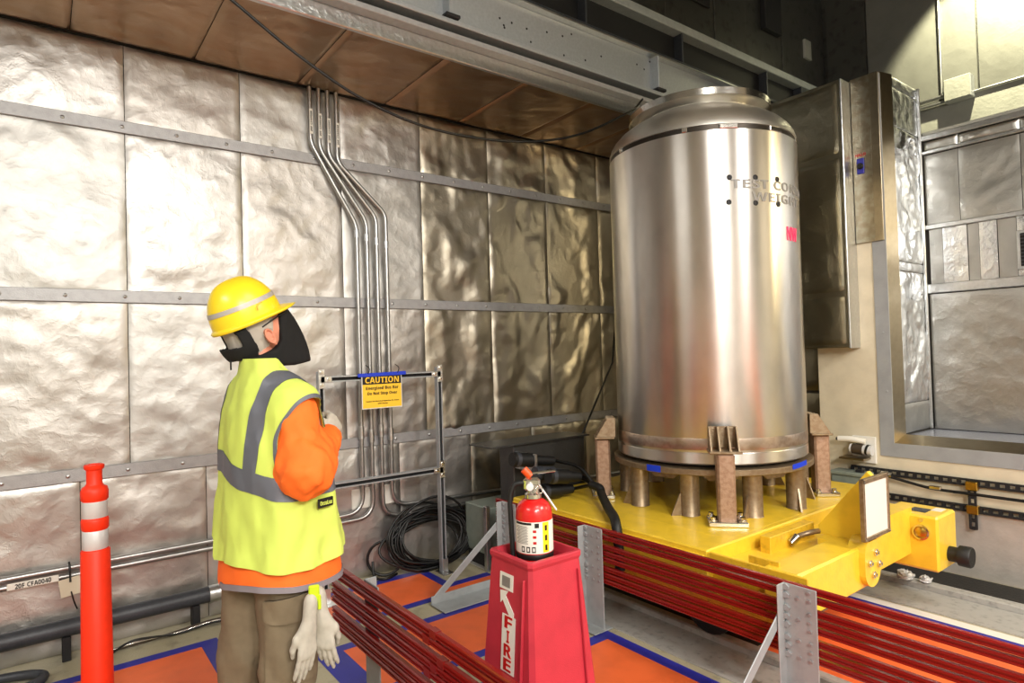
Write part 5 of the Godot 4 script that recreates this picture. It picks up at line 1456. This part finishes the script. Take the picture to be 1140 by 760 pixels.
func build_worker() -> void:
	var t := thing("person", "person in yellow hard hat and lime vest looking up at the container, seen from behind", "person", SPOT, TURN)
	var fold := FastNoiseLite.new()
	fold.seed = 4
	fold.frequency = 1.0
	fold.fractal_octaves = 3
	head_xf = Transform3D(Basis(Vector3.UP, -0.06) * Basis(Vector3.BACK, 0.43), HEAD)
	# the body: trunk, limbs and head in one surface
	var body := nets(body_d, Vector3(-0.28, -0.01, -0.40), Vector3(0.34, 1.62, 0.36), 0.014)
	var hd := nets(head_d, Vector3(-0.14, -0.15, -0.11), Vector3(0.15, 0.17, 0.11), 0.0048)
	body.add(hd, head_xf)
	body.add(ear_shape(1.0), head_xf)
	body.add(ear_shape(-1.0), head_xf)
	# right hand (gloved) closes near the chest, the left hangs before the belly
	var ax := (WR_R - EL_R).normalized()
	ax = (ax + Vector3(0.1, 0.55, 0)).normalized()
	var bk := (Vector3(0.25, 0.1, 1.0) - ax * ax.dot(Vector3(0.25, 0.1, 1.0))).normalized()
	var rxf := Transform3D(Basis(ax, bk, ax.cross(bk)), WR_R)
	var al := (WR_L - EL_L).normalized()
	var bl := (Vector3(0.0, 0.6, -1.0) - al * al.dot(Vector3(0.0, 0.6, -1.0))).normalized()
	var lxf := Transform3D(Basis(al, bl, al.cross(bl)), WR_L)
	var right := hand_shape(0.95, -1.0)
	var left := hand_shape(0.5, 1.0)
	body.add(right, rxf)
	body.add(left, lxf)
	var bd := part("body", body, mats.skin, t)
	bd.set_meta("label", "bare skin at the ear and cheek")
	for sg in [-1.0, 1.0]:
		part("eye", S().lathe([Vector2(0.0005, -0.0045), Vector2(0.0045, -0.003), Vector2(0.006, 0), Vector2(0.0045, 0.003), Vector2(0.0005, 0.0045)], 12, head_xf * Transform3D(Basis(), Vector3(0.0865, 0.001, 0.031 * sg))), mats.black, bd)
	var gm := part("glove", puff(right, 0.0022), mats.glove_white, t)
	gm.transform = rxf
	gm.set_meta("label", "white work glove on the right hand")
	gm = part("glove", puff(left, 0.0022), mats.glove_white, t)
	gm.transform = lxf
	gm.set_meta("label", "white work glove on the left hand")
	for xf in [[rxf, 1.0], [lxf, -1.0]]:
		part("glove_cuff", S().tube([Vector3(-0.045, 0, 0), Vector3(-0.040, 0, 0), Vector3(-0.02, 0, 0), Vector3(0.0, 0, 0), Vector3(0.006, 0, 0)], [0.036, 0.040, 0.039, 0.036, 0.031], 18), mats.glove_lilac, t).transform = xf[0]
	# trousers
	var tr := nets(func(p: Vector3) -> float:
		var w := fold.get_noise_3d(p.x * 7.0, p.y * 5.0 + p.x * 8.0, p.z * 7.0) * 0.018
		w += 0.004 * sin(p.y * 60.0 + 6.0 * fold.get_noise_3d(p.x * 5.0, p.y * 3.0, p.z * 5.0)) * smoothstep(0.55, 0.10, p.y)
		return smin(drum(p, trunk, 0.016), leg_d(p, 0.024), 0.07) - w, Vector3(-0.34, 0.05, -0.32), Vector3(0.26, 1.12, 0.32), 0.013)
	tr = clip(tr, func(p: Vector3) -> float: return minf(p.y - 0.085, 1.06 - p.y))
	var trousers := part("trousers", tr, mats.khaki, t)
	var pc := Vector3(-0.036, 0, 0.104)
	var box_of := func(p: Vector3, lo: float, hi: float, w0: float, w1: float) -> float:
		var q := p - pc
		if q.dot(CAM_SIDE) < 0.0 or p.z < 0.0:
			return -1.0
		var s := q.dot(ALONG)
		return minf(minf(p.y - lo, hi - p.y), minf(s + w0, w1 - s))
	var pk := clip(puff(tr, 0.011), func(p: Vector3) -> float: return box_of.call(p, 0.45, 0.70, 0.070, 0.086))
	part("cargo_pocket", hem(pk, 0.014), mats.khaki, trousers)
	var fl := clip(puff(tr, 0.020), func(p: Vector3) -> float:
		var s := (p - pc).dot(ALONG)
		return box_of.call(p, 0.655 + 0.12 * maxf(0.0, s) - 0.05 * minf(0.0, s + 0.02) + 0.5 * maxf(0.0, -0.050 - s), 0.742 + 0.12 * s, 0.074, 0.090))
	part("pocket_flap", hem(fl, 0.010), mats.khaki, trousers)
	for sg in [-1.0, 1.0]:
		var bx := -0.03 if sg > 0.0 else -0.088
		var bt := nets(func(p: Vector3) -> float:
			var d := cap(p, Vector3(bx - 0.035, 0.20, 0.125 * sg), Vector3(bx - 0.035, 0.07, 0.125 * sg), 0.052, 0.056)
			d = smin(d, cap(p, Vector3(bx - 0.05, 0.055, 0.125 * sg), Vector3(bx + 0.15, 0.045, 0.152 * sg), 0.05, 0.046), 0.03)
			return maxf(d, -p.y + 0.010), Vector3(bx - 0.13, -0.01, minf(0.04 * sg, 0.24 * sg)), Vector3(bx + 0.23, 0.27, maxf(0.04 * sg, 0.24 * sg)), 0.012)
		part("boot", bt, mats.boot_leather, t)
		part("sole", S().prism(PackedVector2Array([Vector2(-0.105, -0.04), Vector2(-0.06, -0.052), Vector2(0.08, -0.055), Vector2(0.17, -0.04), Vector2(0.205, 0.0), Vector2(0.17, 0.045), Vector2(0.08, 0.055), Vector2(-0.06, 0.05), Vector2(-0.105, 0.035)]), 0.022, Transform3D(Basis(Vector3.RIGHT, Vector3.BACK, Vector3.DOWN).rotated(Vector3.UP, -0.13 * sg), Vector3(bx, 0.013, 0.13 * sg))), mats.rubber, t)
	# the orange shirt
	var shirt_y := func(p: Vector3) -> float: return 0.748 - 0.05 * (p - pc).dot(ALONG) + 0.02 * sin(p.z * 9.0) + 0.02 * smoothstep(-0.02, -0.12, p.z)
	var sh := nets(func(p: Vector3) -> float:
		var w := fold.get_noise_3d(p.x * 9.0 + 3.0, p.y * 7.0 + p.z * 6.0 - p.x * 5.0, p.z * 9.0) * 0.020
		var d := drum(p, vest_rows, -0.024)
		var near_el := exp(-p.distance_squared_to(EL_R) * 60.0)
		w += 0.008 * near_el * sin(p.dot(Vector3(55, 40, -45)) + 3.0 * fold.get_noise_3d(p.x * 6.0, p.y * 6.0, p.z * 6.0))
		d += w * 0.8
		d = smin(d, cap(p, SH_R, EL_R, 0.064, 0.086), 0.04)
		d = smin(d, cap(p, EL_R, WR_R - (WR_R - EL_R) * 0.02, 0.084, 0.050), 0.04)
		d = smin(d, cap(p, SH_L, EL_L, 0.062, 0.068), 0.04)
		d = smin(d, cap(p, EL_L, WR_L, 0.068, 0.044), 0.04)
		return d - w, Vector3(-0.28, 0.62, -0.42), Vector3(0.36, 1.54, 0.38), 0.012)
	var cuff_r := (WR_R - EL_R).normalized()
	var cuff_l := (WR_L - EL_L).normalized()
	sh = clip(sh, func(p: Vector3) -> float: return minf(minf(p.y - shirt_y.call(p), 1.49 - p.y), minf(0.015 - (p - WR_R).dot(cuff_r) if p.distance_to(WR_R) < 0.14 else 1.0, 0.005 - (p - WR_L).dot(cuff_l) if p.distance_to(WR_L) < 0.14 else 1.0)))
	var shirt := part("shirt", sh, mats.shirt_orange, t)
	part("shirt_hem", hem(clip(puff(sh, 0.004), func(p: Vector3) -> float: return minf(shirt_y.call(p) + 0.020 - p.y, p.z + 0.06)), 0.006), mats.trim_grey, shirt)
	# the vest
	var ve := nets(func(p: Vector3) -> float:
		var az := atan2(p.z, p.x)
		var lowr := smoothstep(1.35, 0.75, p.y)
		var w := (0.010 * sin(az * 7.0 + 2.5 * fold.get_noise_2d(p.y * 2.0, az)) + 0.010 * fold.get_noise_3d(p.x * 5.0, p.y * 3.5, p.z * 5.0 + 7.0)) * lowr
		w += 0.012 * fold.get_noise_3d(p.x * 10.0, p.y * 4.0 + p.z * 3.0, p.z * 10.0)
		w += 0.012 * exp(-pow((p.y - 1.33) * 9.0, 2.0)) * exp(-pow((p.z - 0.05) * 9.0, 2.0))
		var d := drum(p, vest_rows)
		d = smin(d, cap(p, Vector3(-0.03, 1.405, 0.05), SH_R, 0.09, 0.078), 0.05)
		d = smin(d, cap(p, Vector3(-0.03, 1.405, -0.05), SH_L, 0.09, 0.078), 0.05)
		return d - w, Vector3(-0.29, 0.66, -0.34), Vector3(0.32, 1.62, 0.34), 0.012)
	var hem_y := func(p: Vector3) -> float:
		return 0.845 + 0.075 * smoothstep(-0.075, -0.10, p.z) * smoothstep(0.05, -0.05, p.x) - 0.012 * sin((p.x + p.z) * 9.0) + 0.04 * maxf(0.0, p.x)
	ve = clip(ve, func(p: Vector3) -> float:
		var arm := Vector2((p.x - 0.012) / 0.118, (p.y - 1.250) / 0.166).length() - 1.0 if absf(p.z) > 0.10 else 1.0
		return minf(minf(p.y - hem_y.call(p), 1.558 - 1.25 * maxf(0.0, p.x + 0.035) - p.y), arm * 0.1))
	var vest := part("vest", hem(ve, 0.004), mats.vest_lime, t)
	var wl := func(p: Vector3) -> float: return 1.195 - 0.055 * smoothstep(-0.10, 0.12, p.z) - 0.035 * smoothstep(0.10, 0.24, p.z)
	part("waist_stripe", hem(clip(puff(ve, 0.003), func(p: Vector3) -> float: return 0.037 - absf(p.y - wl.call(p))), 0.002), mats.reflective_grey, vest)
	part("shoulder_stripe", hem(clip(puff(ve, 0.0028), func(p: Vector3) -> float:
		var mid := lerpf(0.108, 0.142, clampf((p.y - 1.12) / 0.33, 0.0, 1.0))
		return minf(0.028 - absf(p.z - mid), minf(p.y - wl.call(p), 0.12 - p.x))), 0.002), mats.reflective_grey, vest)
	part("shoulder_stripe", hem(clip(puff(ve, 0.0028), func(p: Vector3) -> float:
		return minf(0.026 - absf(p.z + 0.165), minf(p.y - wl.call(p), 0.02 - p.x))), 0.002), mats.reflective_grey, vest)
	for sg in [-1.0, 1.0]:
		part("armhole_trim", clip(puff(ve, 0.0032), func(p: Vector3) -> float:
			var e := Vector2((p.x - 0.012) / 0.118, (p.y - 1.250) / 0.166).length()
			return minf(1.09 - e, p.z * sg - 0.10)), mats.reflective_grey, vest)
	# maker's tag on the vest: black with pale lettering
	var tg := Transform3D(Basis(Vector3.UP, 0.12), Vector3(0.050, 1.045, 0.2385))
	var vt := part("vest_tag", S().box(Vector3.ZERO, Vector3(0.066, 0.032, 0.006), 0.002), mats.black, vest)
	vt.transform = tg
	var lt := words("lettering", "OccuLux", 0.015, mats.vest_lime, vest, tg * Transform3D(Basis(), Vector3(0, 0, 0.004)), 0.052)
	lt.set_meta("label", "pale lettering on the black vest tag")
	# hair, hard hat, face covering, glasses
	var hair := nets(func(q: Vector3) -> float:
		var w := 0.0035 * fold.get_noise_3d(q.x * 60.0, q.y * 30.0, q.z * 60.0)
		var d := ell(q, Vector3(-0.020, 0.020, 0), Vector3(0.101, 0.108, 0.082))
		d = smin(d, ell(q, Vector3(-0.060, -0.055, 0), Vector3(0.052, 0.048, 0.060)), 0.04)
		for sg in [-1.0, 1.0]:
			d = smin(d, cap(q, Vector3(0.022, 0.03, 0.069 * sg), Vector3(0.010, -0.008, 0.070 * sg), 0.012, 0.009), 0.02)
		d = maxf(d, q.x - 0.042 - 0.35 * maxf(0.0, q.y))
		d = maxf(d, -ell(q, Vector3(0.006, -0.036, 0.085), Vector3(0.024, 0.034, 0.020)))
		return d - w, Vector3(-0.15, -0.13, -0.11), Vector3(0.10, 0.15, 0.11), 0.0055)
	var hr := part("hair", hair, mats.hair_grey, t)
	hr.transform = head_xf
	var hat := part("hard_hat", hat_shape(), mats.hat_yellow, t)
	hat.transform = head_xf
	part("hat_tape", hat_band(), mats.hat_tape, hat)
	part("slot", S().tube([Vector3(-0.015, 0.078, 0.121), Vector3(-0.012, 0.090, 0.1195), Vector3(0.0, 0.098, 0.118), Vector3(0.012, 0.099, 0.116)], 0.0028, 6), mats.cart_yellow_worn, hat)
	part("nape_strap", nets(func(q: Vector3) -> float:
		var c := ell(q, Vector3(-0.035, -0.01, 0), Vector3(0.112, 0.12, 0.092))
		var band := minf(absf(q.y + 0.050 + 0.25 * (q.x + 0.1)) - 0.026, 9.0)
		var up := absf(q.x + 0.083 + 0.1 * q.y) - 0.020
		var d := maxf(absf(c) - 0.004, minf(maxf(band, q.x + 0.065), maxf(up, maxf(q.y - 0.075, -0.06 - q.y))))
		return d, Vector3(-0.17, -0.12, -0.12), Vector3(-0.02, 0.09, 0.12), 0.005), mats.black_cloth, hat)
	var mp := PackedVector2Array([Vector2(0.124, 0.034), Vector2(0.138, -0.01), Vector2(0.148, -0.075), Vector2(0.146, -0.12), Vector2(0.128, -0.192), Vector2(0.05, -0.172), Vector2(0.0, -0.150), Vector2(-0.055, -0.110), Vector2(-0.112, -0.062), Vector2(-0.108, -0.040), Vector2(-0.055, -0.078), Vector2(0.005, -0.080), Vector2(0.034, -0.062), Vector2(0.052, -0.015), Vector2(0.082, 0.036), Vector2(0.100, 0.050)])
	var mask := nets(func(q: Vector3) -> float:
		var p2 := Vector2(q.x, q.y)
		var e := 9.0
		for k in mp.size():
			e = minf(e, p2.distance_to(Geometry2D.get_closest_point_to_segment(p2, mp[k], mp[(k + 1) % mp.size()])))
		if Geometry2D.is_point_in_polygon(p2, mp):
			e = -e
		var half := 0.083 * sqrt(maxf(0.02, 1.0 - pow((q.x + 0.005) / 0.168, 2.0))) - 0.10 * maxf(0.0, -q.y - 0.13)
		half += 0.004 * fold.get_noise_3d(q.x * 20.0, q.y * 14.0, q.z * 8.0)
		return -smin(-e, -(absf(q.z) - half), 0.014), Vector3(-0.15, -0.22, -0.12), Vector3(0.19, 0.08, 0.12), 0.0062)
	var fm := part("face_covering", mask, mats.black_cloth, t)
	fm.transform = head_xf
	fm.set_meta("label", "black cloth covering nose, mouth and neck")
	var gs := S()
	for sg in [-1.0, 1.0]:
		gs.tube(smooth_path([Vector3(-0.012, 0.012, 0.082 * sg), Vector3(0.03, 0.020, 0.083 * sg), Vector3(0.075, 0.025, 0.074 * sg), Vector3(0.098, 0.024, 0.066 * sg)], 4), 0.003, 6)
		gs.tube([Vector3(0.100, 0.040, 0.062 * sg), Vector3(0.114, 0.042, 0.035 * sg), Vector3(0.118, 0.038, 0.010 * sg), Vector3(0.116, 0.018, 0.012 * sg), Vector3(0.112, 0.004, 0.035 * sg), Vector3(0.100, 0.008, 0.060 * sg)], 0.0035, 6, false, true)
	var gf := part("safety_glasses", gs, mats.black, t)
	gf.transform = head_xf
	for sg in [-1.0, 1.0]:
		part("lens", S().grid(6, 3, func(u: float, v: float) -> Vector3: return Vector3(lerpf(0.118, 0.098, u * u), lerpf(0.006, 0.040, v), lerpf(0.010, 0.062, u) * sg), Vector3.RIGHT), mats.lens_clear, gf)
	part("collar_strap", S().tube(smooth_path([Vector3(-0.06, 1.535, 0.07), Vector3(0.0, 1.495, 0.085), Vector3(0.05, 1.44, 0.10), Vector3(0.08, 1.40, 0.11)], 5), 0.007, 6), mats.black_cloth, t)
	part("chin_strap", S().tube(smooth_path([HEAD + Vector3(-0.10, -0.085, 0.0), HEAD + Vector3(-0.105, -0.115, 0.01), HEAD + Vector3(-0.10, -0.145, 0.0)], 4), 0.003, 6), mats.black_cloth, t)

	# work gloves on a clip at the trouser pocket
	var place := Transform3D(Basis(Vector3.UP, TURN), SPOT)
	var gl := thing("work_gloves", "pair of worn white work gloves hanging from a lime clip at the worker's pocket", "gloves")
	gl.transform = place
	for k in 2:
		var gh := hand_shape([0.10, 0.20][k], [1.0, -1.0][k], 0.0012)
		var m := part("glove", gh, mats.glove_white, gl)
		var dn: Vector3 = (Vector3(0, -1, 0) + ALONG * [-0.10, 0.10][k]).normalized()
		var o: Vector3 = CAM_SIDE.rotated(Vector3.UP, [0.5, -0.4][k])
		o = (o - dn * o.dot(dn)).normalized()
		m.transform = Transform3D(Basis(dn, o, dn.cross(o)).scaled_local(Vector3(1.22, 0.8, 0.78)), pc + ALONG * [0.070, 0.112][k] + CAM_SIDE * [0.165, 0.150][k] + Vector3.UP * [0.672, 0.685][k])
	var cx := Transform3D(Basis(ALONG, Vector3.UP, CAM_SIDE), pc + ALONG * 0.088 + CAM_SIDE * 0.168)
	part("clip", S().box(cx * Vector3(0, 0.765, 0), Vector3(0.035, 0.055, 0.012), 0.004, cx.basis).box(cx * Vector3(-0.014, 0.735, 0.004), Vector3(0.011, 0.05, 0.010), 0.003, cx.basis).box(cx * Vector3(0.016, 0.735, 0.004), Vector3(0.011, 0.05, 0.010), 0.003, cx.basis), mats.clip_lime, gl)

func hat_at(an: float, up: float, grow := 0.0) -> Vector3:      # on the shell: an from the front, up 0 at the rim to 1 at the crown
	var el := up * PI * 0.5
	var r := pow(cos(el), 0.80)
	var rx := (0.130 if absf(an) > PI * 0.5 else 0.126) + grow
	var rz := 0.112 + grow
	var y := 0.052 + (0.150 + grow) * pow(sin(el), 0.92)
	var p := Vector3(-0.012 + rx * cos(an) * r, y, rz * sin(an) * r)
	var ridge := exp(-pow(p.z / 0.030, 2.0)) * smoothstep(0.35, 0.75, up) * 0.006       # the keel along the crown
	return p + Vector3(0, ridge, 0)

func hat_shape() -> Shape:
	var s := S()
	s.grid(64, 20, func(u: float, v: float) -> Vector3: return hat_at((u * 2.0 - 1.0) * PI, minf(v, 0.998)), Vector3.UP)
	# brim: a gutter all round, longer at the front as a visor
	var brim := func(u: float, v: float) -> Vector3:
		var an := (u * 2.0 - 1.0) * PI
		var front := pow(maxf(0.0, cos(an * 0.72)), 3.0) if absf(an) < 2.1 else 0.0
		var out := 0.011 + 0.048 * front
		var a := hat_at(an, 0.0)
		var d := Vector3(cos(an), 0, sin(an))
		var tt := v * 2.0
		if tt <= 1.0:
			return a + d * out * tt + Vector3.UP * (-0.010 * tt - 0.006 * front * tt + 0.004)
		return a + d * out * (2.0 - tt) + Vector3.UP * (-0.016 - 0.006 * front * (2.0 - tt) + 0.002)
	s.grid(64, 6, brim, Vector3.UP)
	# inside of the shell
	s.grid(40, 10, func(u: float, v: float) -> Vector3: return hat_at((u * 2.0 - 1.0) * PI, minf(v, 0.998), -0.004) - Vector3.UP * 0.004, Vector3.DOWN)
	return s

func hat_band() -> Shape:
	return S().grid(64, 3, func(u: float, v: float) -> Vector3: return hat_at((u * 2.0 - 1.0) * PI, 0.185 + 0.075 * v, 0.0016), Vector3.RIGHT)

func _ready() -> void:
	rng.seed = 20
	crease.seed = 3
	crease.noise_type = FastNoiseLite.TYPE_SIMPLEX_SMOOTH
	crease.frequency = 2.6
	crease.fractal_octaves = 3
	ripple.seed = 9
	ripple.noise_type = FastNoiseLite.TYPE_SIMPLEX_SMOOTH
	ripple.frequency = 4.2
	ripple.fractal_octaves = 2
	facet.seed = 14
	facet.noise_type = FastNoiseLite.TYPE_CELLULAR
	facet.cellular_return_type = FastNoiseLite.RETURN_DISTANCE
	facet.cellular_jitter = 1.0
	facet.frequency = 2.6
	facet.fractal_type = FastNoiseLite.FRACTAL_NONE
	make_materials()
	camera_and_light()
	build_shell()
	build_beams()
	build_right()
	build_wall_things()
	build_container()
	build_cart()
	build_bars()
	build_post()
	build_extinguisher()
	build_worker()
